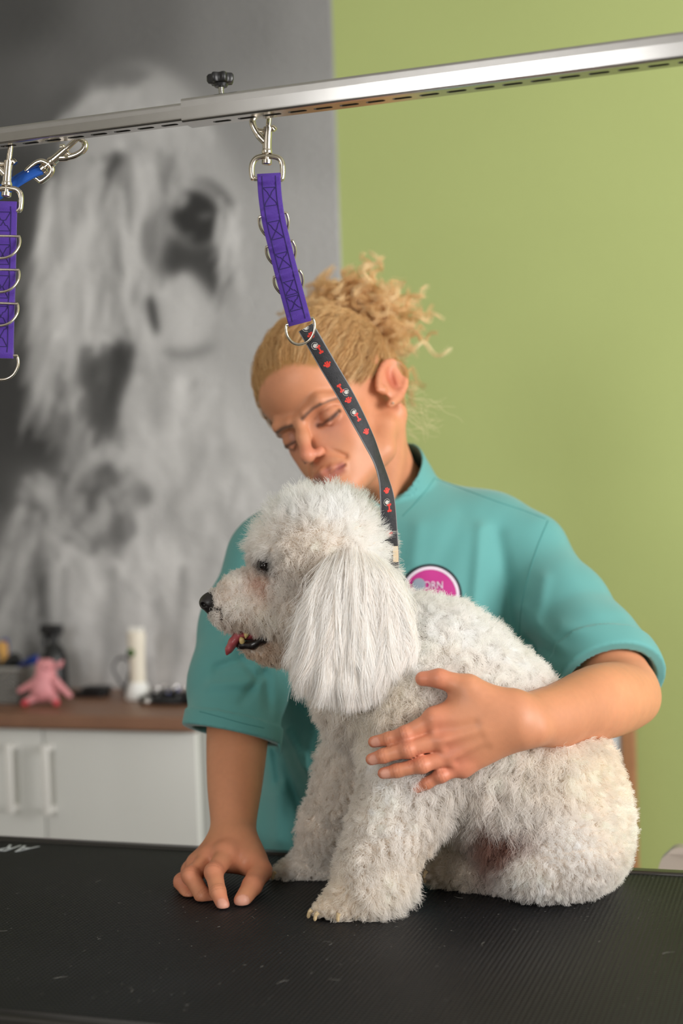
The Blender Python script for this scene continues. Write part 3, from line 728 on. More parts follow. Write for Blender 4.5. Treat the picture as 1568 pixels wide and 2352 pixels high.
# posts and clamps that carry the bar, outside the picture
for x in (XO1 - .02, XI0 + .02):
    MB().box((x - .014, BY - .001, TZ + .001), (x + .014, BY + .028, bt + .012), .003).build('post', m_st, arm)
    MB().box((x - .04, BY - .02, TZ + .003), (x + .04, BY + .047, TZ + .022), .004).build('clamp', m_st, arm)

# ------------------------------------------------------------------ straps hanging from the bar
m_ni = mat('nickel', srgb(214, 204, 190), 0.16, metal=1.0)
m_pu = mat('purple_webbing', srgb(70, 36, 138), 0.75, bump=(900, 0.5, 0.0006), sheen=.2); m_pd = mat('purple_stitch', srgb(38, 26, 84), 0.8)
def px_path(pts, n=6):
    """pts of (photo x, photo y, depth) -> smooth path in the place"""
    c = catmull(pts, n); return [P(*p) for p in c]
def ribbon(pts, wdirs, wid, th, mb=None):
    """solid band: centre pts, width directions, width(s), thickness(es)"""
    mb = mb or MB(); pts = np.array(pts); n_ = len(pts)
    W = np.broadcast_to(wid, (n_,)); TH = np.broadcast_to(th, (n_,)); V = []
    T = np.gradient(pts, axis=0); T /= np.linalg.norm(T, axis=1, keepdims=True)
    for i in range(n_):
        w_ = np.array(wdirs[i], float); w_ -= T[i] * (w_ @ T[i]); w_ /= np.linalg.norm(w_); nn = np.cross(T[i], w_)
        for a, b in ((-.5, -.38), (-.46, -.5), (0, -.5), (.46, -.5), (.5, -.38), (.5, .38), (.46, .5), (0, .5), (-.46, .5), (-.5, .38)): V.append(pts[i] + w_ * a * W[i] + nn * b * TH[i])
    F = [(i * 10 + k, i * 10 + (k + 1) % 10, (i + 1) * 10 + (k + 1) % 10, (i + 1) * 10 + k) for i in range(n_ - 1) for k in range(10)]
    F += [tuple(range(10))[::-1], tuple((n_ - 1) * 10 + k for k in range(10))]
    return mb.add(V, F)
def snap_hook(parent, D, fn, loop_w=1.0):
    """bolt snap drawn in hook units: fn(u, v, dd) -> place; u across, v down (about photo pixels)"""
    A = lambda pts, n=6: [fn(*p) for p in catmull([(u, v, d) for u, v, d in pts], n)]
    mm = D / FPX * 1.2
    MB().tube(A([(0, 95, 0), (0, 70, 0), (1, 40, 0)]), [8.6 * mm] * 13, 14).lathe(fn(0, 100, 0), fn(0, 90, 0) - fn(0, 100, 0), [(0, 9.5 * mm), (3 * mm, 10.5 * mm), (8 * mm, 9.5 * mm)], 16).build('barrel', m_ni, parent)
    MB().tube(A([(-6, 72, 0), (-22, 55, 0), (-33, 35, 0), (-36, 15, 0), (-30, 0, 0), (-16, -8, 0), (-3, -6, 0)]), [7 * mm] * 6 + [6 * mm] * 24 + [4.5 * mm] * 7, 12).tube(A([(-32, 32, 0), (-24, 44, 0), (-10, 47, 0), (2, 45, 0)]), 4 * mm, 10).build('hook', m_ni, parent)
    MB().tube(A([(1, 44, 0), (3, 18, 0), (4, -6, 0)]), 5 * mm, 10).build('bolt', m_ni, parent)
    MB().tube(A([(4, 42, 0), (12, 40, 0), (18, 46, 0)]), [4 * mm] * 6 + [5.5 * mm] * 7, 10).build('thumb_tab', m_ni, parent)
    w_ = loop_w
    MB().tube(A([(-29 * w_, 158, 0), (-33 * w_, 152, 0), (-34 * w_, 128, 0), (-26 * w_, 112, 0), (-10, 106, 0), (0, 105, 0), (10, 106, 0), (28 * w_, 111, 0), (36 * w_, 126, 0), (36 * w_, 154, 0), (31 * w_, 160, 0)], 5), 5.4 * mm, 10).tube(A([(-29 * w_, 158, 0), (0, 158, 0), (31 * w_, 160, 0)]), 4.5 * mm, 10).build('swivel_loop', m_ni, parent)
    MB().lathe(fn(0, 97, 0), fn(0, 110, 0) - fn(0, 97, 0), [(0, 5 * mm), (14 * mm, 5 * mm), (15 * mm, 9.5 * mm), (22 * mm, 9.5 * mm), (24 * mm, 7 * mm)], 14).build('rivet', m_ni, parent)
def d_ring(parent, c, right, down, back, w_, h_, r):
    """D ring: straight side through the webbing at c, bow hanging down"""
    pts = [c - right * w_ / 2, c + right * w_ / 2]
    arc = [(.5, 0), (.53, .25), (.5, .5), (.38, .78), (.2, .95), (0, 1), (-.2, .95), (-.38, .78), (-.5, .5), (-.53, .25), (-.5, 0)]
    arc = catmull(arc, 4)
    path = [c + right * a * w_ + down * b * h_ + back * b * h_ * .12 for a, b in arc] + [c + right * a * w_ for a in (-.25, 0, .25)]
    MB().tube(path, r, 10, closed=True).build('d_ring', m_ni, parent)
def webbing(parent, path, wid, loops, boxes, D):
    """sewn band with raised loops and cross-stitched boxes; path (m,3) photo coords (x, y, depth)"""
    c = catmull(path, 14); s = np.linspace(0, 1, len(c)); pts = np.array([P(*p) for p in c]); yy = c[:, 1]
    th = np.full(len(c), .0034)
    for a, b in loops: th += .0042 * np.exp(-(((yy - (a + b) / 2) / ((b - a) * .36)) ** 4))
    band = ribbon(pts, [CR] * len(pts), wid, th).build('webbing', m_pu, parent)
    T = np.gradient(pts, axis=0); T /= np.linalg.norm(T, axis=1, keepdims=True)
    right = np.array([CR - t * (CR @ t) for t in T]); right /= np.linalg.norm(right, axis=1, keepdims=True)
    front = np.cross(T, right); front *= np.sign((front @ -CF))[:, None]
    def at(y, u, lift=.0002):
        i = int(np.argmin(np.abs(yy - y))); return pts[i] + right[i] * u * wid + front[i] * (th[i] / 2 + lift)
    ed = MB()
    for u in (-.29, .29):
        ed.tube([at(y, u) for y in np.linspace(yy[2], yy[-3], 50)], .0004, 6)
    ed.build('edge_stitch', m_pd, parent)
    for a, b in boxes:
        st = MB()
        for y in (a, b): st.tube([at(y, u) for u in np.linspace(-.29, .29, 8)], .0004, 6)
        st.tube([at(a + (b - a) * t, -.27 + .54 * t) for t in np.linspace(0, 1, 10)], .00038, 6); st.tube([at(a + (b - a) * t, .27 - .54 * t) for t in np.linspace(0, 1, 10)], .00038, 6)
        st.build('cross_stitch', m_pd, parent)
    return at, right, front, T, yy, pts
DS = 1.352
g_h = 'purple webbing straps clipped to the bar'
st1 = thing('purple_strap', 'purple webbing strap with metal rings, holding the dog lead', 'strap', g_h)
snap_hook(st1, DS, lambda u, v, d: P(613 + u + (95 - v) * .02, 253 + v, DS + d))
at, rt, ft, T1, yy, pts1 = webbing(st1, [(617, 399, DS), (620, 450, DS), (628, 505, DS), (641, 560, DS + .004), (656, 620, DS + .008), (672, 680, DS + .013), (689, 743, DS + .02)], .0222,
    [(398, 427), (474, 506), (551, 576), (619, 640), (712, 743)], [(430, 472), (510, 548), (580, 615), (644, 676), (680, 712)], DS)
for y, w_, h_, r in ((492, .0262, .0215, .0014), (562, .0262, .0215, .0014), (628, .0262, .0215, .0014), (738, .0268, .0215, .0014)):
    i = int(np.argmin(np.abs(yy - y))); down = T1[i] if y > 700 else (T1[i] * .98 + CF * .18)
    if y > 700: down = -CU * .98 + CR * .12
    d_ring(st1, pts1[i] + CF * (.0 if y > 700 else .0012), rt[i], down / np.linalg.norm(down), CF, w_, h_, r)
D2 = 1.418
st2 = thing('purple_strap', 'purple webbing strap with metal rings hanging straight down with nothing clipped on', 'strap', g_h)
snap_hook(st2, D2, lambda u, v, d: P(20 + u * .94 - (v - 20) * .055, 332 + v * .95 , D2 + d))
at, rt, ft, T2, yy2, pts2 = webbing(st2, [(10, 463, D2), (8, 550, D2), (6, 640, D2), (3, 730, D2), (1, 823, D2)], .0256,
    [(463, 488), (534, 560), (612, 632), (688, 704), (798, 822)], [(490, 530), (562, 608), (634, 684), (706, 745), (748, 794)], D2)
for y in (545, 620, 695, 815):
    i = int(np.argmin(np.abs(yy2 - y))); dn = T2[i] * .97 - CF * (.2 if y < 800 else 0.0)
    d_ring(st2, pts2[i] - CF * (.0035 if y < 800 else 0), rt[i], dn / np.linalg.norm(dn), -CF if y < 800 else CF, .0335, .024, .0014)
D3 = 1.432
st3 = thing('blue_strap', 'blue nylon strap clipped to the bar beside the hanging purple strap', 'strap')
ca, sa = math.cos(math.radians(52)), math.sin(math.radians(52))
snap_hook(st3, D3, lambda u, v, d: P(178 + (-u * .95) * ca - (v) * sa * .80, 322 + (-u * .95) * sa * .62 + v * ca * .86, D3 + d + v * .00006), loop_w=.8)
pb = px_path([(96, 388, D3 + .008), (74, 396, D3 + .008), (45, 412, D3 + .008), (15, 432, D3 + .009), (-20, 452, D3 + .01), (-70, 470, D3 + .012)])
m_bu = mat('blue_webbing', srgb(26, 86, 176), 0.7, bump=(900, 0.5, 0.0006))
ribbon(pb, [CU * .9 + CF * .4] * len(pb), np.linspace(.0125, .017, len(pb)), .003).build('webbing', m_bu, st3)
for u in (-.25, .25):
    MB().tube([p + CU * u * .014 - CF * .0022 for p in pb[1:]], .0006, 6).build('stitch', mat('blue_stitch', srgb(16, 54, 120), .8), st3)

# ------------------------------------------------------------------ the dog
DD = 1.45                                      # depth of the dog's middle plane; it sits in profile
pxm = DD / FPX                                 # metres per photo pixel there
def dp(x, y, dd=0.0): return P(x, y, DD + dd)
dog = thing('poodle', 'white curly-coated poodle sitting in profile on the black table, tongue out', 'dog')
S = Sdf()
def dch(*pts, k=.02, ki=None): S.chain([dp(x, y, d) for x, y, r, d in pts], [r * pxm for x, y, r, d in pts], k, ki=ki)
AX = np.stack([CR, CU, CF], 1)
dch((870, 1500, 112, 0), (985, 1558, 158, 0), (1090, 1660, 168, .0), (1210, 1790, 182, .005), (1265, 1880, 165, .008), k=.02)
S.ball(dp(1285, 1890, .01), 142 * pxm, k=.02); S.ball(dp(1310, 1955, .012), 98 * pxm, k=.02)
S.ell(dp(1272, 1950, -.045), (150 * pxm, 102 * pxm, .05), AX, k=.02)                      # near thigh
S.ell(dp(1240, 1950, .075), (150 * pxm, 95 * pxm, .045), AX, k=.02)                       # far thigh
dch((1180, 2005, 44, -.02), (1090, 2008, 36, .015), k=.02); dch((1090, 1998, 36, .0), (1030, 1988, 38, .01), (1000, 1996, 27, .012), k=.012)   # hind foot
dch((1200, 2000, 40, .09), (1080, 2000, 32, .10), (1010, 2000, 28, .10), k=.015)
dch((820, 1420, 100, 0), (860, 1520, 120, 0), k=.02); S.ball(dp(835, 1600, 0), 100 * pxm, k=.02)   # neck, chest
dch((960, 1620, 95, -.04), (945, 1770, 88, -.05), (905, 1890, 76, -.058), (862, 2000, 66, -.066), (838, 2048, 56, -.07), k=.02)    # near front leg
dch((838, 2050, 50, -.07), (785, 2082, 30, -.076), (745, 2092, 20, -.078), k=.012)
dch((780, 2076, 30, -.062), (738, 2088, 19, -.062), k=.01)
dch((850, 1650, 80, .045), (800, 1790, 62, .052), (755, 1890, 50, .06), (728, 1960, 44, .066), k=.02)                               # far front leg
dch((728, 1970, 40, .066), (680, 2000, 22, .068), (645, 2005, 16, .068), k=.012)
# head
S.ell(dp(748, 1262), (128 * pxm, 108 * pxm, .052), AX, k=.02); S.ball(dp(668, 1290), 88 * pxm, k=.02)
S.ell(dp(690, 1390), (90 * pxm, 78 * pxm, .047), AX, k=.02)
dch((640, 1352, 62, 0), (560, 1376, 46, 0), (500, 1388, 27, 0), k=.015)
for sd in (-1, 1): dch((600, 1396, 46, sd * .016), (520, 1404, 28, sd * .010), k=.008)
dch((680, 1470, 50, 0), (610, 1488, 27, 0), (572, 1488, 16, 0), k=.010)
S.ell(dp(588, 1461), (34 * pxm, 13 * pxm, .016), AX, k=.006, mode=-1)                       # open mouth
for sd in (-1, 1): S.ball(dp(604, 1300, sd * .034), 13 * pxm, k=.006, mode=-1)
S.fn(lambda p, d: smax(d, TZ + .0015 - p[:, 2], .004), mode=0)
V_, Q_ = S.mesh(.0034)
uvd = proj(V_)
skc = np.tile(srgb(226, 214, 202), (len(V_), 1))
def near(x, y, r, uvd_=None):
    u = uvd if uvd_ is None else uvd_; return np.exp(-0.5 * ((u[:, 0] - x) ** 2 + (u[:, 1] - y) ** 2) / r ** 2)[:, None]
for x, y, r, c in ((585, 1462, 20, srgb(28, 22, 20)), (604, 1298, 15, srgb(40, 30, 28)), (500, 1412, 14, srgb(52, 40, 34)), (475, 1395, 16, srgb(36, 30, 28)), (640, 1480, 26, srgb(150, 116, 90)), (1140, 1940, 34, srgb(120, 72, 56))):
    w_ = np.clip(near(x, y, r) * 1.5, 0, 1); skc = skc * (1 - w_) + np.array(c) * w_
link('body', fastmesh('dog_body', V_, Q_, skc), mat('dog_skin', attr='Col', rough=0.7), dog)
DOGV, DOGQ = V_, Q_

# --- coat: curled locks grown over the body
#   photo x, y, length mm, curl mm, flow x, flow y, lift, colour
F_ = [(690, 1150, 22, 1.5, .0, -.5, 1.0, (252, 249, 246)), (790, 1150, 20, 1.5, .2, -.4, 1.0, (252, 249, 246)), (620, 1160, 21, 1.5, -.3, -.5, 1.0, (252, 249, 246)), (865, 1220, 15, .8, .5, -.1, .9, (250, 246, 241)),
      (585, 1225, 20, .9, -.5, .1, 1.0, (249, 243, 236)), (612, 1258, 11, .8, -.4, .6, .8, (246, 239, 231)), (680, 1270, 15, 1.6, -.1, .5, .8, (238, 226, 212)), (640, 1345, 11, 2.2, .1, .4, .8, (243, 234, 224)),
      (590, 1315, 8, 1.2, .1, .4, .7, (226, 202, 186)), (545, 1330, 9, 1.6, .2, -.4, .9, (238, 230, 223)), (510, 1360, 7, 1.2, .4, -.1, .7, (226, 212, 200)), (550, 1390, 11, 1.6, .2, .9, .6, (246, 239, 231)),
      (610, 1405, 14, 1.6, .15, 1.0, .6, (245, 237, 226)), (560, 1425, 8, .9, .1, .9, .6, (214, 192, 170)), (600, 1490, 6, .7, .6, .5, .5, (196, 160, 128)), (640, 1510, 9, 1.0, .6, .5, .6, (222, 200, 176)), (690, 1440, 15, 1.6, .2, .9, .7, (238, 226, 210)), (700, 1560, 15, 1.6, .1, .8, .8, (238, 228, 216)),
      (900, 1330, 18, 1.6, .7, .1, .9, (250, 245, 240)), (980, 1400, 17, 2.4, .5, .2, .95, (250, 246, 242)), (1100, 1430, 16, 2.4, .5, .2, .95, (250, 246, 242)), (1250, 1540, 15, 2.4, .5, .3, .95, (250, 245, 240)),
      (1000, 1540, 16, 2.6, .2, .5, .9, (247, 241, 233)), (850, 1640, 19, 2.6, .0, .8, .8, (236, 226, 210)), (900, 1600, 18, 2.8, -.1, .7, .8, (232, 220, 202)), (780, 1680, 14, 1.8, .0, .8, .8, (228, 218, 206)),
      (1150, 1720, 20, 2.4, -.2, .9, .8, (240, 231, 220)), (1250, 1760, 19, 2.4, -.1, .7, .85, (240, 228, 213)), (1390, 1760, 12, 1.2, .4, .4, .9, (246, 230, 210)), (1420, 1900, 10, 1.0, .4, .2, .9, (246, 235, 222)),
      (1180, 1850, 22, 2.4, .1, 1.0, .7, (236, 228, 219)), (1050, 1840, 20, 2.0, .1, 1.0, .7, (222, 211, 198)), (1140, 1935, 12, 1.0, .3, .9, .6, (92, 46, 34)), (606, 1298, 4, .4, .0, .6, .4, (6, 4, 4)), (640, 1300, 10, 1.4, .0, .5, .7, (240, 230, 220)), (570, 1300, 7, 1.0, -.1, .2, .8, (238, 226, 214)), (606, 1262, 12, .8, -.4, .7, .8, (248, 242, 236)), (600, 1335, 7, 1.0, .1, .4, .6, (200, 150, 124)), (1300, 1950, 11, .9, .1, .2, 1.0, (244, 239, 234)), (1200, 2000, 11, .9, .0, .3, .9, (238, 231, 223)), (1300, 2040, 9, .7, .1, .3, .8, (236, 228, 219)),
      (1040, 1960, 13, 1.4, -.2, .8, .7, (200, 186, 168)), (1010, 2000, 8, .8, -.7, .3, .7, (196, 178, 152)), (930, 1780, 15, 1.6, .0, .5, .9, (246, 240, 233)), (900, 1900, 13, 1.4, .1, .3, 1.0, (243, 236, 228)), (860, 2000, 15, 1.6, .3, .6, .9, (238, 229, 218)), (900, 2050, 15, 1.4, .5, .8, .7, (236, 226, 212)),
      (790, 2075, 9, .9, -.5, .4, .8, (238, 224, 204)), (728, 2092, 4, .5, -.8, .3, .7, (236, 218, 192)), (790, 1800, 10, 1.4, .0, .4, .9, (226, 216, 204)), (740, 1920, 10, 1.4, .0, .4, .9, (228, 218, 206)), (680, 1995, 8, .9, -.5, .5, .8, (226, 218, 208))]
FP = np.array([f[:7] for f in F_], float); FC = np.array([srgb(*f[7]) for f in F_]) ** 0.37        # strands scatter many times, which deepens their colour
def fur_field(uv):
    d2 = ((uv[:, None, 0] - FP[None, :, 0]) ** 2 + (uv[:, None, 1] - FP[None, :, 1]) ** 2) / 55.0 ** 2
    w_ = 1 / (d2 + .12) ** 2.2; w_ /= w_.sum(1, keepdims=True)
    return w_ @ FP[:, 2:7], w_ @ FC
m_fur = mat('white_fur', attr='Col', rough=0.62, spec=0.25)
def make_fur(m):
    nt = m.node_tree; N = nt.nodes; L = nt.links; b = N['Principled BSDF']; a = [n for n in N if n.type == 'ATTRIBUTE'][0]
    tr = N.new('ShaderNodeBsdfTranslucent'); L.new(a.outputs['Color'], tr.inputs[0]); mx = N.new('ShaderNodeMixShader'); mx.inputs[0].default_value = 0.58
    out = [n for n in N if n.type == 'OUTPUT_MATERIAL'][0]; L.new(b.outputs[0], mx.inputs[1]); L.new(tr.outputs[0], mx.inputs[2]); L.new(mx.outputs[0], out.inputs[0])
make_fur(m_fur)
def coat(name, V, Q, n, clump_cell, rng, keep=None, kpts=9, around=None):
    R, Nn = sample(V, Q, n, rng)
    uv = proj(R)
    if keep is not None:
        k_ = keep(R, uv); R, Nn, uv = R[k_], Nn[k_], uv[k_]
    n = len(R)
    fld = np.empty((n, 5)); col = np.empty((n, 3))
    for i in range(0, n, 20000): fld[i:i + 20000], col[i:i + 20000] = fur_field(uv[i:i + 20000])
    # clumps: hash roots to jittered cells
    q = R / clump_cell + 0.35 * np.stack([vnoise(R * 60, s) for s in (1, 2, 3)], 1)
    key = np.floor(q).astype(np.int64); hsh = (key[:, 0] * 73856093) ^ (key[:, 1] * 19349663) ^ (key[:, 2] * 83492791)
    u, inv = np.unique(hsh, return_inverse=True); nc = len(u)
    cnt = np.bincount(inv, minlength=nc)[:, None]
    cen = np.stack([np.bincount(inv, R[:, k], nc) for k in range(3)], 1) / cnt
    cn = np.stack([np.bincount(inv, Nn[:, k], nc) for k in range(3)], 1); cn /= np.linalg.norm(cn, axis=1, keepdims=True) + 1e-9
    ph = rng.uniform(0, 6.28, nc); sg = rng.choice([-1, 1], nc); turns = rng.uniform(.9, 1.8, nc); jit = rng.normal(0, .3, (nc, 3)); lr = rng.uniform(.75, 1.25, nc)
    L = fld[:, 0] * .001 * lr[inv] * rng.uniform(.75, 1.1, n); curl = fld[:, 1] * .00125
    flow = fld[:, 2:3] * CR - fld[:, 3:4] * CU
    fl_t = flow - Nn * np.minimum((flow * Nn).sum(1, keepdims=True), 0)
    d0 = Nn * fld[:, 4:5] + fl_t * .75 + jit[inv] * .55 + rng.normal(0, .16, (n, 3)); d0 /= np.linalg.norm(d0, axis=1, keepdims=True)
    t = np.linspace(0, 1, kpts)[None, :, None]
    # lock axis per clump, strands gather toward it
    axis = cn * 1.0
    e1 = np.cross(d0, [0.3, 0.2, 0.93]); e1 /= np.linalg.norm(e1, axis=1, keepdims=True) + 1e-9; e2 = np.cross(d0, e1)
    ang = ph[inv][:, None] + sg[inv][:, None] * turns[inv][:, None] * 2 * math.pi * np.linspace(0, 1, kpts)[None] + rng.normal(0, .45, n)[:, None]
    cr = curl[:, None] * np.clip(np.linspace(0, 1, kpts) * 2.2, 0, 1)[None] * rng.uniform(.6, 1.3, n)[:, None]
    pts = R[:, None] - Nn[:, None] * .001 + d0[:, None] * (L[:, None, None] * t) + (fl_t * .35)[:, None] * (L[:, None, None] * t ** 2)
    pull = (cen[inv] - R); pts = pts + pull[:, None] * (t ** 1.2) * .55
    pts = pts + e1[:, None] * (cr * np.cos(ang))[..., None] + e2[:, None] * (cr * np.sin(ang))[..., None] - e1[:, None] * (cr[:, :1] * np.cos(ang[:, :1]))[..., None]
    pts[..., 2] = np.maximum(pts[..., 2], TZ + .001)
    if around is not None:                               # the coat parts around the hand and arm
        pts, k_ = around(pts); col, inv, R = col[k_], inv[k_], R[k_]
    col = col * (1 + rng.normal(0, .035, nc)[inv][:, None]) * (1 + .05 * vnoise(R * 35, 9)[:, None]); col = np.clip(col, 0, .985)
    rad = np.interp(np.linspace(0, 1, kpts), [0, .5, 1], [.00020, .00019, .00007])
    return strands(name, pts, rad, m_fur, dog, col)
def keep_body(R, uv):
    k = np.ones(len(R), bool); x, y, dd = uv[:, 0], uv[:, 1], uv[:, 2] - DD
    k &= ~((np.hypot(x - 470, y - 1385) < 24)); k &= ~((np.hypot((x - 585) / 34, (y - 1463) / 13) < 1))
    k &= ~((np.hypot((x - 604) / 15, (y - 1298) / 12) < 1)); k &= R[:, 2] > TZ + .003
    return k

# --- ears: a flap with long hanging hair
def ear(side, n, rng):
    fl = thing_ear = None
    S = Sdf(); dz = lambda d: side * d
    S.chain([dp(808, 1275, dz(.040)), dp(800, 1330, dz(.054)), dp(795, 1420, dz(.058))], [.010, .012, .008], k=.01)
    S.ell(dp(802, 1375, dz(.056)), (58 * pxm, 105 * pxm, .008), AX, k=.01)
    V, Q = S.mesh(.003)
    o = link('ear', fastmesh('ear', V, Q, np.tile(srgb(228, 214, 202), (len(V), 1))), MATS['dog_skin'], dog)
    k = 16; t = np.linspace(0, 1, k)[None, :]
    a = rng.random(n)                                   # across the ear: 0 = front edge, 1 = back edge
    v = rng.random(n) ** .8                              # down the flap
    lay = rng.random(n)                                  # depth layer
    rx = np.interp(a, [0, .5, 1], [752, 810, 868]) * (1 - v) + v * np.interp(a, [0, .5, 1], [738, 800, 872]); ry = np.interp(a, [0, .5, 1], [1262, 1240, 1272]) * (1 - v) + v * (1262 + 190)
    tipx = np.interp(a, [0, .2, .45, .7, 1], [672, 715, 800, 870, 925]); tipy = np.interp(a, [0, .15, .35, .6, .8, 1], [1535, 1585, 1615, 1612, 1585, 1530])
    cl = np.floor(a * 34 + .6 * np.sin(v * 9)).astype(int) * 7 + np.floor(lay * 4).astype(int); u, inv = np.unique(cl, return_inverse=True)
    cj = rng.normal(0, 1, (len(u), 6))[inv]
    shrt = np.where(rng.random(n) < .35, rng.uniform(.45, .95, n), 1.0) * (1 + .05 * cj[:, 0])
    tipx = tipx + cj[:, 1] * 13 + rng.normal(0, 5, n); tipy = ry + (tipy - ry) * shrt + rng.normal(0, 7, n)
    bx = np.interp(a, [0, .5, 1], [-16, 0, 44])          # the hair bows outward on its way down
    X = rx[:, None] + (tipx - rx)[:, None] * t ** 1.1 + (bx[:, None] * 4 * t * (1 - t)) + (6 + 2 * cj[:, 2:3]) * np.sin(t * (9 + 2 * cj[:, 3:4]) + cj[:, 4:5] * 3) * np.clip(t * 2, 0, 1) + rng.normal(0, 1.6, n)[:, None] * t * 2
    Y = ry[:, None] + (tipy - ry)[:, None] * t
    thick = .010 + .016 * lay[:, None]
    hang = .046 + .024 * np.clip((t + v[:, None] * .5) * 4, 0, 1)
    mid = np.interp(t, [0, .15, .5, .85, 1], [0, .8, 1.0, .9, .55]); edge = 1 - .45 * (2 * a - 1)[:, None] ** 2
    Dp = side * (hang + thick * mid * edge + .0016 * np.sin(t * 8 + cj[:, 5:6] * 3))
    rr = np.stack([(X - 784) / FPX, -(Y - 1176) / FPX, -np.ones_like(X)], -1) @ RCAM.T
    pts = CAM + rr * (DD + Dp)[..., None]
    c = np.where(rng.random(n)[:, None] < .8, np.array(srgb(252, 247, 243)), np.array(srgb(240, 226, 212))) * (1 + rng.normal(0, .03, (n, 1))) ; c = np.clip(c ** .36, 0, .985)
    strands('ear_hair', pts, np.interp(t[0], [0, .6, 1], [.00017, .00016, .00008]), m_fur, o, c)
ear(-1, 27000, np.random.default_rng(4)); ear(1, 8000, np.random.default_rng(5))

# --- nose, eyes, mouth, claws
S = Sdf(); S.ell(dp(482, 1384), (25 * pxm, 21 * pxm, .0125), AX, k=.004).ball(dp(490, 1378), 20 * pxm, k=.005); S.ell(dp(490, 1402), (16 * pxm, 14 * pxm, .008), AX, k=.004)
for sd in (-1, 1): S.ell(dp(467, 1389, sd * .0085), (6 * pxm, 5 * pxm, .0045), AX, k=.0015, mode=-1); S.cone(dp(468, 1390, sd * .010), 2.5 * pxm, dp(480, 1396, sd * .013), 1.5 * pxm, k=.001, mode=-1)
S.cone(dp(456, 1388, 0), 2 * pxm, dp(470, 1408, 0), 2 * pxm, k=.001, mode=-1)
V, Q = S.mesh(.0009); link('nose', fastmesh('nose', V, Q), mat('nose_leather', srgb(38, 34, 34), 0.32, bump=(1500, 0.4, 0.0005)), dog)['label'] = 'black leathery nose'
for sd in (-1, 1):
    S = Sdf(); S.ell(dp(604, 1299, sd * .034), (11 * pxm, 11 * pxm, .0055), AX); V, Q = S.mesh(.0008)
    link('eye', fastmesh('eye', V, Q), mat('dog_eye', srgb(18, 12, 10), 0.06), dog)
S = Sdf(); S.chain([dp(612, 1455, 0), dp(572, 1456, 0), dp(550, 1458, 0), dp(536, 1474, 0), dp(526, 1490, 0), dp(521, 1501, 0)], [.005, .0052, .0054, .0046, .0034, .0014], k=.004)
S.fn(lambda p, d: d - .0035 * 0, mode=0)
V, Q = S.mesh(.0011); cz_ = V - dp(560, 1465); dep = cz_ @ CF; V = V + np.outer(dep * .9, CF)     # broad and flat
grv = np.exp(-(dep / .0016) ** 2); V = V - np.outer(grv * .0006, CU)
link('tongue', fastmesh('tongue', V, Q), mat('tongue_red', srgb(168, 78, 84), 0.35, sss=.15), dog)['label'] = 'pink tongue hanging out'
lip = Sdf(); lip.chain([dp(556, 1482, -.008), dp(580, 1482, -.013), (dp(604, 1468, -.017)), dp(612, 1456, -.019)], [.0036, .0042, .004, .003], k=.003); lip.chain([dp(556, 1482, .008), dp(580, 1482, .013), (dp(604, 1468, .017)), dp(612, 1456, .019)], [.0036, .0042, .004, .003], k=.003)
lip.chain([dp(556, 1482, -.008), dp(552, 1482, 0), dp(556, 1482, .008)], [.0036, .0038, .0036], k=.003)
V, Q = lip.mesh(.0011); link('lip', fastmesh('lip', V, Q), mat('lip_black', srgb(26, 20, 19), 0.3), dog)
for sd, x, y, h_ in ((-1, 567, 1447, 19), (1, 560, 1447, 16), (-1, 556, 1474, -9)):
    S = Sdf(); S.chain([dp(x, y, sd * .011), dp(x - 1, y + h_ * .5, sd * .012), dp(x - 3, y + h_, sd * .0115)], [.0028, .0024, .0009], k=.002); V, Q = S.mesh(.0008)
    link('tooth', fastmesh('tooth', V, Q), mat('tooth_ivory', srgb(214, 188, 126), 0.3), dog)
def claw(x, y, dx, dd):
    z0 = dp(x, y, dd); MB().tube(catmull([z0, z0 - CR * dx * .6 * pxm - CU * 6 * pxm, z0 - CR * dx * .9 * pxm - CU * 18 * pxm], 4), [.0021] * 4 + [.0018] * 4 + [.0008], 8).build('claw', mat('claw_horn', srgb(196, 172, 132), 0.4), dog)
for x, y, dx, dd in ((715, 2090, 8, -.084), (730, 2096, 8, -.092), (778, 2098, 3, -.098), (730, 2084, 10, -.064), (622, 1996, 8, .058), (632, 2003, 8, .052), (980, 2000, 8, -.004), (982, 2010, 8, .004)): claw(x, y, dx, dd)

# ------------------------------------------------------------------ the groomer
per = thing('person', 'person in a teal short-sleeved tunic, blonde curls tied up, holding the dog', 'person')
# --- head, drawn in head coordinates: x her left, y forward, z up, metres
HB = np.array([[.729, -.485, -.483], [-.427, .230, -.875], [-.535, -.844, .040]])
HM = np.stack([CR, -CU, CF], 1) @ HB; HM /= np.linalg.norm(HM, axis=0)
DH = 1.73; HS = 1848.0 * DH / FPX; HO = P(764.9, 940.7, DH)
def hp(x, y, z): return HO + HS * (HM @ np.array([x, y, z], float))
def to_head(W): return ((np.asarray(W) - HO) @ HM) / HS
H = Sdf()
def hc(a, ra, b, rb, k=.01, mode=1): H.cone(hp(*a), ra * HS, hp(*b), rb * HS, k, mode)
def hb(a, r, k=.01, mode=1): H.ball(hp(*a), r * HS, k, mode)
def he(c, r, k=.01, mode=1, rx=0.0, rz=0.0):
    A = HM @ _rz(math.radians(rz)) @ _rx(math.radians(rx)); H.ell(hp(*c), np.array(r) * HS, A, k, mode)
he((0, -.020, .036), (.0745, .094, .084)); he((0, .030, .044), (.0610, .057, .050), .02); he((0, .026, -.030), (.0455, .0545, .068), .02)
for s in (-1, 1):
    hc((s * .053, .000, -.052), .014, (s * .046, .022, -.076), .012, .02); hc((s * .046, .022, -.076), .012, (s * .012, .068, -.095), .0135, .02)
    hb((s * .0345, .046, -.026), .0180, .02); hb((s * .0275, .049, -.054), .0190, .02)
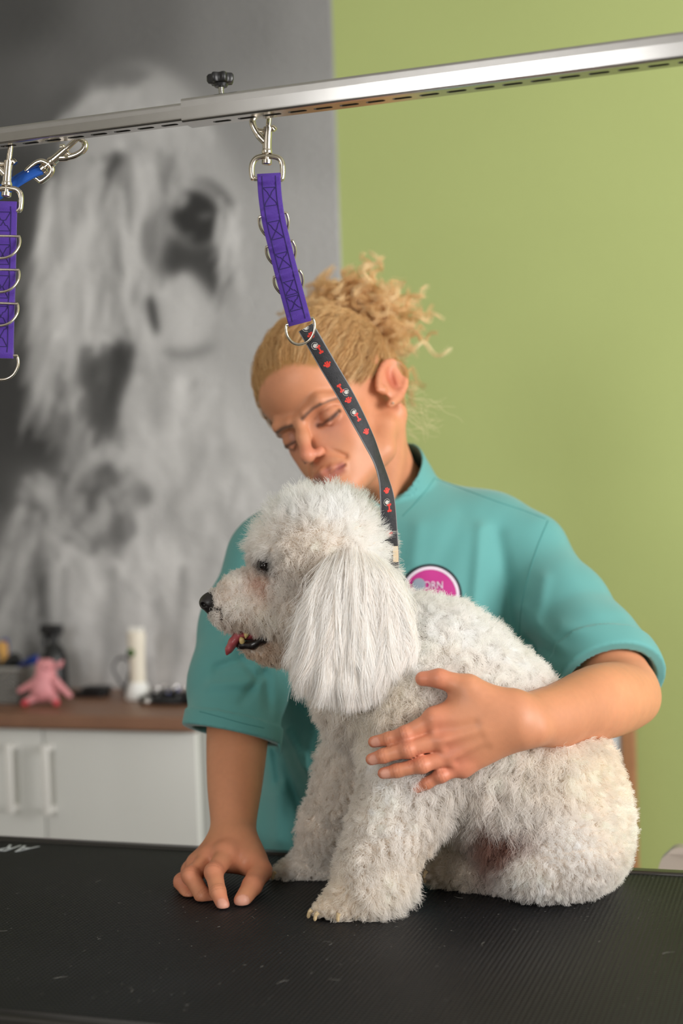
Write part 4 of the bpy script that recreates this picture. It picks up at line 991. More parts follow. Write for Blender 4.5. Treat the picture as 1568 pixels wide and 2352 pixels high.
he((0, .060, -.070), (.031, .030, .028), .016); hb((0, .077, -.0955), .0140, .014); he((0, .03, -.080), (.033, .04, .022), .02)
for s in (-1, 1):
    hc((s * .013, .0835, .0040), .0052, (s * .034, .0750, .0085), .0056, .012); hc((s * .034, .0750, .0085), .0054, (s * .0500, .057, .003), .004, .012)   # brow ridge
    he((s * .0310, .0915, -.0115), (.0165, .0135, .0105), .010, -1, rz=-s * 18)                                                                          # socket
    hb((s * .0318, .0640, -.0115), .0130, .0035)                                                                                                      # lidded eye
    hc((s * .0190, .0765, -.0175), .0010, (s * .0310, .0772, -.0212), .0010, .005); hc((s * .0310, .0772, -.0212), .0010, (s * .0440, .0680, -.0160), .0009, .005)
# nose
hc((0, .0830, -.0010), .0062, (0, .0925, -.020), .0070, .010); hc((0, .0925, -.020), .0070, (0, .1035, -.0405), .0080, .008); hb((0, .1035, -.0425), .0083, .006)
for s in (-1, 1):
    hc((s * .0107, .0905, -.0445), .0056, (s * .0093, .0960, -.0462), .0047, .006); he((s * .0068, .0968, -.0525), (.0030, .0052, .0042), .002, -1, rz=s * 20)
    hc((s * .0172, .0830, -.047), .0012, (s * .0275, .0745, -.064), .0015, .006, -1)                                                                    # fold beside the mouth
# mouth
hc((0, .0925, -.0680), .0040, (.0125, .0880, -.0695), .0036, .006); hc((0, .0925, -.0680), .0040, (-.0125, .0880, -.0695), .0036, .006)
for s in (-1, 1): hc((s * .0125, .0880, -.0695), .0034, (s * .0235, .0785, -.0720), .0022, .005); hc((0, .0898, -.0795), .0046, (s * .0190, .0800, -.0760), .0030, .007)
for s in (-1, 1): hc((0, .0985, -.0735), .0010, (s * .0130, .0935, -.0735), .0010, .0022, -1); hc((s * .0130, .0935, -.0735), .0010, (s * .0250, .0800, -.0728), .0012, .0026, -1)
he((0, .096, -.0895), (.014, .004, .0035), .006, -1)
# ears
for s in (-1, 1):
    E = [(s * .0740, .008, -.010), (s * .0765, -.006, .006), (s * .0810, -.0300, .0165), (s * .0865, -.0450, .0120), (s * .0890, -.0475, -.0030), (s * .0850, -.0350, -.0190), (s * .0775, -.0120, -.0290), (s * .0740, .0010, -.0325)]
    he((s * .0800, -.0240, -.006), (.0050, .0210, .0285), .006, 1, rx=36, rz=s * 12)
    he((s * .0875, -.0235, -.004), (.0100, .0135, .0190), .004, -1, rx=36, rz=s * 12)
    E = catmull(E, 3)
    for i in range(len(E) - 1): hc(E[i], .0030 if i < 15 else .0037, E[i + 1], .0030 if i < 15 else .0038, .0035)
    hc((s * .0815, -.0340, .004), .0022, (s * .0815, -.0270, -.014), .0026, .004); hb((s * .0750, .0015, -.0130), .0048, .005)
# neck
nk = [hp(0, -.022, -.035), P(846, 1062, DH + .035), P(892, 1150, DH + .075), P(926, 1235, DH + .10)]
H.chain(nk, [.052 * HS, .0475, .0510, .066], .02)
H.cone(hp(.058, -.028, -.045), .012, P(880, 1192, DH - .0), .009, .022)                      # neck muscle
H.ell(hp(0, -.060, -.030), np.array((.052, .034, .045)) * HS, HM, .02)
HV, HQ = H.mesh(.00135, pad=.004)
hh = to_head(HV)
def zline(x, y): return np.interp(y, [-.11, -.06, -.04, -.025, -.006, .004, .020, .040, .055, .066, .080, .09], [-.062, -.056, -.035, .010, .008, .010, .006, .012, .034, .046, .064, .066])
SKIN = np.array(srgb(205, 140, 104)); HAIRC = np.array(srgb(178, 130, 76))
c = np.tile(SKIN, (len(HV), 1))
def dab(pos, r, colr, amt):
    global c
    w_ = amt * np.exp(-0.5 * (((hh - np.array(pos)) / np.array(r)) ** 2).sum(1))[:, None]; c = c * (1 - w_) + np.array(colr) * w_
def seg_d(q, a, b):
    a = np.array(a); b = np.array(b); h_ = np.clip((q - a) @ (b - a) / ((b - a) @ (b - a)), 0, 1); return np.linalg.norm(q - a - h_[:, None] * (b - a), axis=1)
def line(pts, wd, colr, amt, taper=False):
    global c
    d = np.min([seg_d(hh, pts[i], pts[i + 1]) for i in range(len(pts) - 1)], 0); w_ = amt * (1 / (1 + np.exp((d - wd) / (wd * .22))))[:, None]; c = c * (1 - w_) + np.array(colr) * w_
RED = srgb(206, 120, 100)
for s in (-1, 1):
    dab((s * .040, .060, -.030), (.016, .016, .014), RED, .30); dab((s * .012, .095, -.044), (.008, .01, .008), RED, .45)
    dab((s * .031, .075, -.004), (.014, .014, .007), srgb(186, 122, 94), .45); dab((s * .030, .078, -.026), (.012, .012, .006), srgb(190, 124, 98), .45)
    dab((s * .082, -.02, .0), (.012, .022, .03), srgb(222, 138, 112), .45); dab((s * .080, -.022, -.006), (.006, .008, .012), srgb(176, 80, 62), .65)
    line([(s * .0070, .0965, -.0505), (s * .0085, .0945, -.0515)], .0022, srgb(70, 30, 24), .85)
dab((0, .105, -.040), (.010, .010, .009), RED, .55); dab((0, .085, -.10), (.016, .014, .012), RED, .12)
def hit_head(xy):
    """photo points -> head coordinates on the face"""
    xy = np.asarray(xy, float); r = np.stack([(xy[:, 0] - 784) / FPX, -(xy[:, 1] - 1176) / FPX, -np.ones(len(xy))], 1) @ RCAM.T
    n_ = np.linalg.norm(r, axis=1); D = np.full(len(xy), 1.45)
    for _ in range(60): D = np.minimum(D + H(CAM + r * D[:, None]) / n_ * .85, 1.9)
    return to_head(CAM + r * D[:, None])
BROW = hit_head([(694, 962), (705, 951), (718, 939), (735, 929), (755, 921), (778, 914)]); LASH = hit_head([(730, 977), (738, 975), (748, 970), (760, 962), (770, 953), (780, 943)]); CREASE = hit_head([(722, 962), (735, 951), (752, 941), (770, 932), (784, 929)])
for s in (-1, 1):
    f_ = np.array([s, 1, 1])
    line(BROW[:4] * f_, .0022, srgb(92, 74, 66), .85); line(BROW[3:] * f_, .0014, srgb(100, 80, 70), .8)
    line(LASH * f_, .0026, srgb(36, 25, 23), .92); dab(LASH[3] * f_ - np.array([0, 0, .006]), (.012, .008, .0035), srgb(150, 92, 72), .5); line(CREASE * f_, .0011, srgb(150, 92, 68), .55)
    dab((CREASE[1] * f_ + LASH[0] * f_) / 2, (.006, .006, .006), srgb(150, 92, 70), .5)  # socket shade at the inner eye corner, painted into the skin colour
LIP = srgb(156, 82, 78)
line([(-.0215, .0815, -.0715), (-.011, .0905, -.0688), (0, .0950, -.0690), (.011, .0905, -.0688), (.0215, .0815, -.0715)], .0038, LIP, .8)
line([(-.0190, .0830, -.0755), (0, .0955, -.0790), (.0190, .0830, -.0755)], .0050, LIP, .8)
line([(-.0245, .0795, -.0728), (-.013, .0900, -.0735), (0, .0945, -.0735), (.013, .0900, -.0735), (.0245, .0795, -.0728)], .0009, srgb(96, 44, 40), .9)
c *= (1 + .05 * vnoise(hh * 90, 4)[:, None] + .025 * vnoise(hh * 400, 5)[:, None])
rad_ = np.hypot(hh[:, 0], 0)
zl = zline(hh[:, 0], hh[:, 1]) + .004 * vnoise(hh * 160, 8)
isear = (np.abs(hh[:, 0]) > .0735) & (hh[:, 1] > -.04) & (hh[:, 1] < .012) & (hh[:, 2] > -.045) & (hh[:, 2] < .034)
hw = np.clip((hh[:, 2] - zl) / .010 + .5, 0, 1) * (~isear); c = c * (1 - hw[:, None]) + HAIRC * .8 * hw[:, None]

# --- arms and hands
JOINTS = []                                 # knuckles that get crease shade painted into the colour
KN = []                                     # joints that get a little redness
NAILS = []
def arm_mesh(build, h_):
    A = Sdf(); build(A); V, Q = A.mesh(h_, pad=.004); return V, Q
def smooth_limb(A, pts, k):                  # x, y, depth, radius in metres, followed smoothly
    q = catmull(pts, 5); A.chain([P(*r[:3]) for r in q], [r[3] for r in q], k, ki=.004)
def armL(A):
    m = lambda x, y, d: P(x, y, d)
    A.chain([P(1245, 1300, 1.73), P(1350, 1450, 1.66), P(1425, 1575, 1.588)], [.036, .041, .038], .01)
    A.ball(P(1464, 1614, 1.575), .0195, .02); A.ball(P(1444, 1598, 1.583), .0305, .015)
    smooth_limb(A, [(1432, 1600, 1.555, .0375), (1375, 1613, 1.475, .0380), (1290, 1640, 1.405, .0300), (1215, 1650, 1.362, .0235), (1188, 1652, 1.352, .0232)], .012)
    A.chain([P(1290, 1672, 1.392), P(1225, 1678, 1.350), P(1205, 1680, 1.347)], [.014, .010, .009], .014)
    wr = [P(1180, 1625, 1.350), P(1180, 1648, 1.346), P(1182, 1668, 1.346), P(1185, 1684, 1.350)]
    mc = [P(998, 1651, 1.3455), P(1016, 1697, 1.3425), P(1040, 1735, 1.3445), P(1062, 1762, 1.350)]
    for a, b, r in zip(wr, mc, (.0105, .0108, .0102, .0092)): A.cone(a, .0155, b, r, .010)
    A.cone(P(1110, 1640, 1.352), .016, P(1060, 1690, 1.352), .0145, .02)
    F = [[(998, 1651, 1.3445, 21), (930, 1686, 1.346, 18), (893, 1697, 1.351, 15.5), (858, 1704, 1.357, 13.5)],
         [(1016, 1697, 1.3415, 22), (935, 1721, 1.3400, 18.5), (880, 1736, 1.3440, 16), (853, 1744, 1.3480, 14)],
         [(1040, 1735, 1.3435, 20.5), (968, 1757, 1.3395, 18), (912, 1770, 1.3430, 15.5), (880, 1776, 1.3460, 13.5)],
         [(1062, 1762, 1.3480, 18), (1012, 1781, 1.3450, 15.5), (980, 1799, 1.3480, 13.5), (957, 1810, 1.3515, 11.5)]]
    for f in F:
        q = [P(x, y, d) for x, y, d, r in f]; r_ = [r * 1.345 / FPX for *_, r in f]
        A.ball(q[0], r_[0], .010); A.chain(q, r_, .0032); A.ball(q[1] - CF * .0022, r_[1] * .95, .004)
        JOINTS.append((q[1], q[2] - q[0], -CF, r_[1])); JOINTS.append((q[2], q[3] - q[1], -CF, r_[2]))
        KN.append((q[1], .010)); KN.append((q[0], .012)); KN.append((q[-1], .010)); NAILS.append((q[-1] - CF * r_[-1] * .95 - (q[-1] - q[-2]) * .12, q[-1] - q[-2], -CF, .0048))
    for a, b in zip(wr, mc): A.cone(b - CF * .006 + (a - b) * .08, .0040, b - CF * .0065 + (a - b) * .60, .0026, .004)     # tendons
    for i in range(3):                                                                                                     # hollows between the knuckles
        a, b = (wr[i] + wr[i + 1]) / 2, (mc[i] + mc[i + 1]) / 2; A.cone(b - CF * .0140 + (a - b) * .0, .0026, b - CF * .0190 + (a - b) * .45, .0012, .009, -1)
    th = [(1150, 1625, 1.352, 35), (1075, 1578, 1.350, 26), (1008, 1558, 1.352, 20.5), (970, 1559, 1.356, 17)]
    q = [P(x, y, d) for x, y, d, r in th]; A.chain(q, [r * 1.35 / FPX for *_, r in th], .016, ki=.005)
    A.cone(P(1075, 1600, 1.352), .012, P(1045, 1640, 1.352), .011, .016)                                                   # web of the thumb
    KN.append((q[2], .011)); KN.append((q[3], .010))
def armR(A):
    A.chain([P(622, 1320, 1.73), P(575, 1460, 1.715), P(548, 1585, 1.665)], [.036, .040, .038], .01)
    smooth_limb(A, [(550, 1585, 1.665, .0350), (545, 1690, 1.608, .0338), (539, 1800, 1.566, .0292), (536, 1885, 1.535, .0234), (536, 1938, 1.517, .0230)], .012)
    kf = 1.46 / FPX
    mc = [P(520, 1962, 1.482), P(482, 1972, 1.492), P(456, 1986, 1.504), P(440, 2002, 1.516)]
    wr = [P(552, 1945, 1.506), P(538, 1943, 1.510), P(526, 1944, 1.517), P(516, 1948, 1.524)]
    for a, b, r in zip(wr, mc, (.0125, .0125, .0115, .0105)): A.cone(a, .0165, b, r, .016)
    F = [[(520, 1962, 1.482, 27), (491, 2004, 1.448, 22), (500, 2048, 1.426, 19.5), (512, 2079, 1.415, 16)],
         [(482, 1972, 1.492, 26), (438, 2012, 1.462, 21.5), (466, 2058, 1.444, 19.5), (492, 2066, 1.446, 16)],
         [(456, 1986, 1.504, 23), (418, 2026, 1.478, 19.5), (436, 2060, 1.462, 17.5), (462, 2066, 1.464, 15)],
         [(440, 2002, 1.516, 20), (414, 2042, 1.498, 16.5), (426, 2058, 1.488, 15), (446, 2060, 1.488, 13)]]
    for i, f in enumerate(F):
        q = [P(x, y, d) for x, y, d, r in f]; r_ = [r * kf * .93 for *_, r in f]; A.ball(q[0], r_[0], .009); A.chain(q, r_, .003); A.ball(q[1] + CU * .0015 - CF * .001, r_[1] * .97, .004)
        JOINTS.append((q[1], q[2] - q[0], -CF + CU, r_[1])); JOINTS.append((q[2], q[3] - q[1], -CF + .4 * CU, r_[2]))
        KN.append((q[1], .010)); KN.append((q[0], .011)); KN.append((q[-1], .010))
        if i == 0: ax = q[-1] - q[-2]; NAILS.append((q[-1] - CF * r_[-1] * .85 + CU * r_[-1] * .25, ax, -CF + CU * .3, .0062))
    th = [(570, 1962, 1.500, 33), (597, 2000, 1.474, 27), (579, 2034, 1.446, 22.5), (556, 2068, 1.424, 19)]
    q = [P(x, y, d) for x, y, d, r in th]; r_ = [r * kf for *_, r in th]; A.chain(q, r_, .012, ki=.004)
    A.cone(P(575, 1978, 1.492), .012, P(530, 1975, 1.490), .010, .016)
    KN.append((q[1], .010)); KN.append((q[2], .010)); NAILS.append((q[-1] - CF * r_[-1] * .92 + CR * .0012, q[-1] - q[-2], -CF + CR * .2, .0070))
    A.fn(lambda p, d: smax(d, TZ + .0012 - p[:, 2], .002), mode=0)
def skin_arm(V):
    k = np.tile(SKIN, (len(V), 1)) * (1 + .05 * vnoise(V * 60, 2)[:, None] + .03 * vnoise(V * 300, 3)[:, None])
    for p, r in KN:
        d2 = ((V - p) ** 2).sum(1)
        w_ = .42 * np.exp(-d2 / (2 * r * r))[:, None]; k = k * (1 - w_) + np.array(srgb(208, 118, 98)) * w_
    for p, ax, nr, r in JOINTS:                  # shade of the knuckle creases, painted as dark lines in the colour
        ax = ax / np.linalg.norm(ax); nr = nr / np.linalg.norm(nr); q = V - p; u = q @ ax; on = ((q @ nr) > r * .25) & ((q ** 2).sum(1) < (2.2 * r) ** 2)
        for o_ in (-.0028, 0, .0028):
            w_ = (.34 * np.exp(-((u - o_) / .0007) ** 2) * on)[:, None]; k = k * (1 - w_) + np.array(srgb(150, 82, 64)) * w_
    for p, ax, nr, r in NAILS:
        ax = ax / np.linalg.norm(ax); nr = nr / np.linalg.norm(nr); sd = np.cross(ax, nr); q = V - p
        e = ((q @ ax) / (r * 1.2)) ** 2 + ((q @ sd) / r) ** 2 + ((q @ nr) / (r * .9)) ** 2
        w_ = .85 / (1 + np.exp((e - 1) * 12))[:, None]; k = k * (1 - w_) + np.array(srgb(212, 156, 136)) * w_
        rim_ = .5 * np.exp(-((e - 1) / .16) ** 2)[:, None]; k = k * (1 - rim_) + np.array(srgb(176, 104, 86)) * rim_
    return k
parts = [(HV, HQ, c)]
for b_, h_ in ((armL, .0016), (armR, .0016)):
    V, Q = arm_mesh(b_, h_); parts.append((V, Q, None))
parts = [(V, Q, skin_arm(V) if k is None else k) for V, Q, k in parts]
# trunk and legs inside the clothes
T_ = Sdf(); hipc = P(900, 1950, 1.83)
gx_ = np.array([math.cos(math.radians(10)), math.sin(math.radians(10)), 0])           # across the hips
def wl(u, y, z): p = hipc + gx_ * u; return np.array([p[0], p[1] + y, z])
T_.ell(P(925, 1420, 1.79), (.120, .075, .15), None, .03); T_.ell(wl(0, 0, .86), (.140, .095, .13), None, .04)
T_.cone(P(680, 1300, 1.755), .028, P(1180, 1275, 1.765), .028, .04)
for s in (-1, 1):
    T_.chain([wl(s * .085, 0, .80), wl(s * .09, .01, .47), wl(s * .09, .03, .09)], [.080, .055, .038], .03)
    T_.cone(wl(s * .09, .05, .045), .036, wl(s * .11, -.10, .035), .030, .02)
T_.fn(lambda p, d: smax(d, .006 - p[:, 2], .004), mode=0)
V, Q = T_.mesh(.006); parts.append((V, Q, np.tile(SKIN, (len(V), 1))))
Va = np.vstack([p[0] for p in parts]); off = np.cumsum([0] + [len(p[0]) for p in parts[:-1]]); Qa = np.vstack([p[1] + o for p, o in zip(parts, off)]); Ca = np.vstack([p[2] for p in parts])
m_sk = mat('skin', attr='Col', rough=0.46, sss=0.12, bump=(700, 0.12, 0.0006), spec=0.4)
link('body', fastmesh('person_body', Va, Qa, np.clip(Ca, 0, .95)), m_sk, per)
# trousers and shoes
TR = Sdf(); TR.ell(wl(0, 0, .83), (.155, .108, .12), None, .04)
for s in (-1, 1): TR.chain([wl(s * .085, 0, .78), wl(s * .09, .01, .45), wl(s * .09, .03, .10)], [.094, .070, .062], .03)
V, Q = TR.mesh(.006); link('trousers', fastmesh('trousers', V, Q), mat('dark_trousers', srgb(46, 50, 58), .85), per)
for s in (-1, 1):
    SH = Sdf(); SH.chain([wl(s * .09, .055, .045), wl(s * .10, -.03, .05), wl(s * .112, -.115, .036)], [.043, .043, .036], .02); SH.fn(lambda p, d: smax(d, .001 - p[:, 2], .004), mode=0)
    V, Q = SH.mesh(.004); link('shoe', fastmesh('shoe', V, Q), mat('white_shoe', srgb(215, 212, 206), .6), per)

# --- tunic
G = Sdf()
def gch(*pts, k=.03, ki=None, mode=1): G.chain([P(x, y, d) for x, y, d, r in pts], [r for *_, r in pts], k, mode, ki)
# trunk of the tunic: rows of overlapping ellipsoids, flat front to back
for x, y, d, rx, rz in ((930, 1300, 1.765, .150, .085), (915, 1430, 1.765, .152, .098), (900, 1580, 1.77, .148, .098), (880, 1730, 1.785, .152, .096), (878, 1880, 1.805, .168, .104), (880, 1990, 1.82, .172, .108)):
    G.ell(P(x, y, d), (rx, rz, .085), np.stack([gx_, np.cross([0, 0, 1.0], gx_), [0, 0, 1.0]], 1), .05)
gch((970, 1190, 1.80, .052), (1130, 1222, 1.775, .040), (1226, 1250, 1.745, .034), k=.04); gch((880, 1200, 1.79, .05), (730, 1235, 1.755, .045), (640, 1270, 1.735, .044), k=.05)
gch((1215, 1290, 1.745, .050), (1290, 1395, 1.69, .054), (1358, 1490, 1.635, .0560), (1396, 1550, 1.61, .0575), (1420, 1610, 1.59, .0580), k=.022, ki=.015)
gch((1165, 1370, 1.765, .055), (1212, 1490, 1.75, .050), (1195, 1640, 1.77, .060), k=.04)       # sleeve over the arm that holds the dog
gch((628, 1300, 1.735, .058), (580, 1440, 1.71, .060), (548, 1570, 1.665, .0560), (532, 1690, 1.615, .0500), (528, 1720, 1.605, .0500), k=.035, ki=.02)            # sleeve over the resting arm
# folds drawn in the photograph: x0, y0, x1, y1, width px, height mm
FOLDS = [(1105, 1215, 1088, 1420, 16, 4), (1140, 1230, 1185, 1470, 22, -4), (1060, 1190, 1010, 1300, 26, -2), (1200, 1400, 1290, 1500, 18, 3), (1215, 1470, 1320, 1530, 16, -5), (1290, 1440, 1420, 1480, 20, 3),
         (1330, 1300, 1440, 1470, 26, -2), (500, 1535, 600, 1500, 13, -7), (485, 1575, 595, 1565, 14, 6), (520, 1470, 600, 1450, 14, 6), (555, 1615, 605, 1545, 11, -7), (545, 1500, 590, 1560, 9, -5), (612, 1560, 618, 1700, 12, -6),
         (645, 1730, 700, 1880, 13, -9), (690, 1740, 735, 1850, 14, 7), (640, 1830, 640, 1930, 20, 8), (660, 1680, 720, 1800, 10, 5), (625, 1700, 640, 1790, 10, -6), (720, 1640, 700, 1760, 14, 4), (960, 1210, 950, 1290, 18, 2), (1250, 1330, 1230, 1430, 16, 2.5)]
def folds(p, d):
    uv = proj(p); o_ = np.zeros(len(p))
    for x0, y0, x1, y1, wd, a in FOLDS:
        L2 = (x1 - x0) ** 2 + (y1 - y0) ** 2; t = ((uv[:, 0] - x0) * (x1 - x0) + (uv[:, 1] - y0) * (y1 - y0)) / L2; tc = np.clip(t, 0, 1)
        e = np.hypot(uv[:, 0] - x0 - tc * (x1 - x0), uv[:, 1] - y0 - tc * (y1 - y0)); o_ += a * .001 * np.exp(-(e / wd) ** 2)
    cuff = np.ones(len(p))
    for c_, n_ in ((P(1405, 1572, 1.605), -CU * .80 - CF * .52 + CR * .25), (P(530, 1688, 1.612), -CU * .957 - CR * .20 - CF * .25)):
        h_ = -((p - c_) @ n_); cuff = np.where(np.linalg.norm(p - c_, axis=1) < .13, np.minimum(cuff, np.clip((h_ - .022) / .03, 0, 1)), cuff)
    o_ *= cuff
    return d - o_ - cuff * .0012 * vnoise(p * np.array([22, 22, 14]), 6)
G.fn(folds, mode=0)
# cut the sleeves, hem and neck open
def cutplane(p0, n0, region):
    n0 = np.asarray(n0, float); n0 = n0 / np.linalg.norm(n0)
    def f(p, d): e = (p - p0) @ n0; return np.where(region(p), smax(d, e, .002), d)
    return f
cL = P(1405, 1572, 1.605); aL = P(1412, 1545, 1.605) - P(1378, 1490, 1.635)
nL = aL / np.linalg.norm(aL) * .70 - CU * .55 - CF * .62
nL = nL / np.linalg.norm(nL)
_cL, _nL = cL, nL
def cuffband(p, d):                          # turned-up hems stand a little proud
    e = np.full(len(p), 0.0)
    for c_, n_, w_ in ((_cL, _nL, .030), (P(530, 1688, 1.612), -CU * .957 - CR * .20 - CF * .25, .020)):
        h_ = (p - c_) @ n_; nearc = np.linalg.norm(p - c_, axis=1) < .11; e = np.where(nearc & (h_ > -w_), .0028, e)
    return d - e
G.fn(cuffband, mode=0)
G.fn(cutplane(cL, nL, lambda p: np.linalg.norm(p - cL, axis=1) < .13), mode=0)
cRr = P(530, 1688, 1.612); aR = P(532, 1690, 1.615) - P(550, 1570, 1.665)
nR = -CU * .95 - CR * .2 - CF * .25
G.fn(cutplane(cRr, nR, lambda p: (np.linalg.norm(p - cRr, axis=1) < .12) & (proj(p)[:, 0] < 640)), mode=0)
G.chain([P(1350, 1478, 1.64), P(1396, 1550, 1.61), P(1425, 1620, 1.585)], [.046, .0505, .0515], .002, -1)
G.chain([P(548, 1580, 1.66), P(532, 1690, 1.615), P(526, 1740, 1.595)], [.044, .0435, .0435], .002, -1)
G.fn(lambda p, d: smax(d, .80 - p[:, 2], .003), mode=0)
G.chain(nk[1:], [.054, .060, .068], .006, -1)
# stand-up collar
nA, nB = P(916, 1195, 1.812), P(846, 1040, 1.752); na = (nB - nA) / np.linalg.norm(nB - nA)
def collar(p, d):
    h_ = (p - nA) @ na; q = p - nA - h_[:, None] * na; r = np.linalg.norm(q, axis=1)
    R0 = np.interp(h_, [0, .02, .09], [.078, .066, .0590]); e = np.abs(r - R0) - .0016
    fwd = q @ -CF; lf = q @ CR
    top = .072 + .012 * lf / .06 - .30 * np.maximum(-lf - .0, 0) - .10 * np.maximum(fwd, 0)
    e = np.maximum(e, h_ - top); e = np.maximum(e, -.012 - h_); return e
G.fn(lambda p, d: smin(d, collar(p, d), .004), mode=0)
G._grow(nB, .08)
GV, GQ = G.mesh(.0024, pad=.006)
m_te = mat('teal_cotton', srgb(92, 156, 154), 0.72, bump=(1400, 0.2, 0.0005), sheen=.25, spec=.3)
tu = link('tunic', fastmesh('tunic', GV, GQ), m_te, per); tu['label'] = 'teal short-sleeved tunic with stand-up collar'
def on_tunic_many(xy, d0=1.5, lift=.0006):
    """photo points -> points on the tunic, or None where the sight line misses it"""
    xy = np.asarray(xy, float); r = np.stack([(xy[:, 0] - 784) / FPX, -(xy[:, 1] - 1176) / FPX, -np.ones(len(xy))], 1) @ RCAM.T
    n_ = np.linalg.norm(r, axis=1); D = np.full(len(xy), d0)
    for _ in range(40): D = np.minimum(D + G(CAM + r * D[:, None]) / n_ * .85, 1.95)
    good = D < 1.94; w_ = CAM + r * (np.where(good, D, np.median(D[good])) - lift)[:, None]
    return w_, good
m_sm = mat('teal_seam', srgb(70, 136, 134), .8)
for pts in ([(1002, 1101), (1060, 1122), (1140, 1152), (1200, 1172), (1252, 1192)], [(1258, 1196), (1236, 1250), (1214, 1320), (1198, 1390), (1191, 1470)], [(998, 1098), (975, 1130), (948, 1162), (925, 1185)]):
    w_, ok = on_tunic_many(catmull(pts, 8), lift=-.0002); MB().tube(w_[ok], .0007, 6).build('seam', m_sm, tu)
for pts in ([(1325, 1530), (1370, 1516), (1420, 1516), (1464, 1534)], [(458, 1634), (510, 1648), (560, 1662), (606, 1672)]):
    w_, ok = on_tunic_many(catmull(pts, 8), lift=-.0002); MB().tube(w_[ok], .0006, 6).build('hem_stitch', m_sm, tu)
# round embroidered badge
def disc(name, cx, cy, r0, r1, lift, m, sq=1.0, label=None):
    NA, NR = 48, 6; V = []; F = []
    for lf in (lift, lift - .0006):
        for i in range(NR + 1):
            r = r0 + (r1 - r0) * i / NR
            for k in range(NA):
                a = 2 * math.pi * k / NA; V.append((cx + r * math.cos(a), cy + r * math.sin(a) * sq, lf))
    V = np.array(V); w_, _ok = on_tunic_many(V[:, :2], 1.6, 0.0); rr = (w_ - CAM); rr = rr / (rr @ CF)[:, None]
    W = list(w_ - rr * V[:, 2:3])
    n_ = NA * (NR + 1)
    for l in (0, 1):
        for i in range(NR):
            for k in range(NA): F.append(tuple(l * n_ + v for v in (i * NA + k, i * NA + (k + 1) % NA, (i + 1) * NA + (k + 1) % NA, (i + 1) * NA + k)))
    for k in range(NA): F.append((NR * NA + k, NR * NA + (k + 1) % NA, n_ + NR * NA + (k + 1) % NA, n_ + NR * NA + k))
    o = MB().add(W, F).build(name, m, tu)
    if label: o['label'] = label
    return o
disc('badge_rim', 988, 1368, 66, 73, .0012, mat('badge_black', srgb(20, 36, 44), .7), 1.0, 'dark outer ring of the round badge')
disc('badge_ring', 988, 1368, 60, 67, .0016, mat('badge_white', srgb(222, 206, 222), .7))
disc('badge_face', 988, 1368, .2, 61, .0013, mat('badge_magenta', srgb(186, 40, 132), .7), 1.0, 'magenta face of the round badge')
disc('badge_motif', 962, 1343, .2, 15, .0024, mat('badge_grey', srgb(140, 152, 168), .7))
def tunic_text(body, x, y, size, lift, m):
    fc = bpy.data.curves.new('t', 'FONT'); fc.body = body; fc.size = 1.0; fc.align_x = 'RIGHT'; fc.extrude = 0; fc.resolution_u = 3
    ob = bpy.data.objects.new('t', fc); COL.objects.link(ob); dg = bpy.context.evaluated_depsgraph_get(); me = bpy.data.meshes.new_from_object(ob.evaluated_get(dg)); bpy.data.objects.remove(ob)
    XY = np.array([(x + v.co.x * size, y - v.co.y * size * 1.15) for v in me.vertices]); w_, _ok = on_tunic_many(XY, 1.6, 0.0)
    for v, q, xy in zip(me.vertices, w_, XY): v.co = Vector(q - ray(*xy) * lift)
    return link('badge_lettering', me, m, tu)
tunic_text('ORN', 1018, 1352, 21, .0024, MATS['badge_white'])
# stud in the ear lobe
q = hp(.0785, .0020, -.0330); MB().lathe(q, HM @ np.array([1, .3, 0.]), [(-.001, .0012), (.0005, .0016), (.0015, .0012)], 10).build('ear_stud', m_chr, per)
# --- hair
SK = Sdf(); SK.ell(hp(0, -.020, .034), np.array((.0745, .095, .085)) * HS, HM, .01); SK.ell(hp(0, .030, .034), np.array((.0625, .057, .057)) * HS, HM, .02 * HS); SK.ell(hp(0, -.060, -.030), np.array((.052, .034, .045)) * HS, HM, .02 * HS)
m_hair = mat('blonde_hair', attr='Col', rough=0.42, spec=0.5); make_fur(m_hair); [n for n in m_hair.node_tree.nodes if n.type == 'MIX_SHADER'][0].inputs[0].default_value = .28
_h = np.random.default_rng(31)
def onto(Wp, lift):
    for _ in range(6):
        d = SK(Wp); e = 1e-4; g = np.stack([SK(Wp + np.eye(3)[i] * e) - d for i in range(3)], 1) / e; g /= np.linalg.norm(g, axis=1, keepdims=True) + 1e-9
        Wp = Wp - (d - lift)[:, None] * g
    return Wp
TB = np.array([.010, -.100, .076])                      # where the hair is tied
NG = 3600
dirs = _h.normal(0, 1, (NG * 6, 3)); dirs /= np.linalg.norm(dirs, axis=1, keepdims=True)
rt_ = np.array([0, -.018, .030]) + dirs * np.array([.0745, .097, .085]); W0 = onto(HO + HS * (rt_ @ HM.T), np.zeros(len(rt_))); rt_ = to_head(W0)
ok = (rt_[:, 2] > zline(rt_[:, 0], rt_[:, 1]) - .001) & (np.linalg.norm(rt_ - TB, axis=1) > .018); ok &= ~((np.abs(rt_[:, 0]) > .066) & (rt_[:, 1] > -.032) & (rt_[:, 1] < .004) & (rt_[:, 2] < .030))
rt_ = rt_[ok][:NG]; NG = len(rt_)
hl = rt_[:, 2] - zline(rt_[:, 0], rt_[:, 1])         # distance from the hairline
KP = 16; t = np.linspace(0, 1, KP)
gd = np.empty((NG, KP, 3))
for i, tt in enumerate(t):
    p = rt_ * (1 - tt) + TB * tt; p = p + np.array([0, .0, .02]) * 4 * tt * (1 - tt) * .25; gd[:, i] = p
amp = np.interp(t, [0, .15, .5, 1], [0, .35, 1, .8])
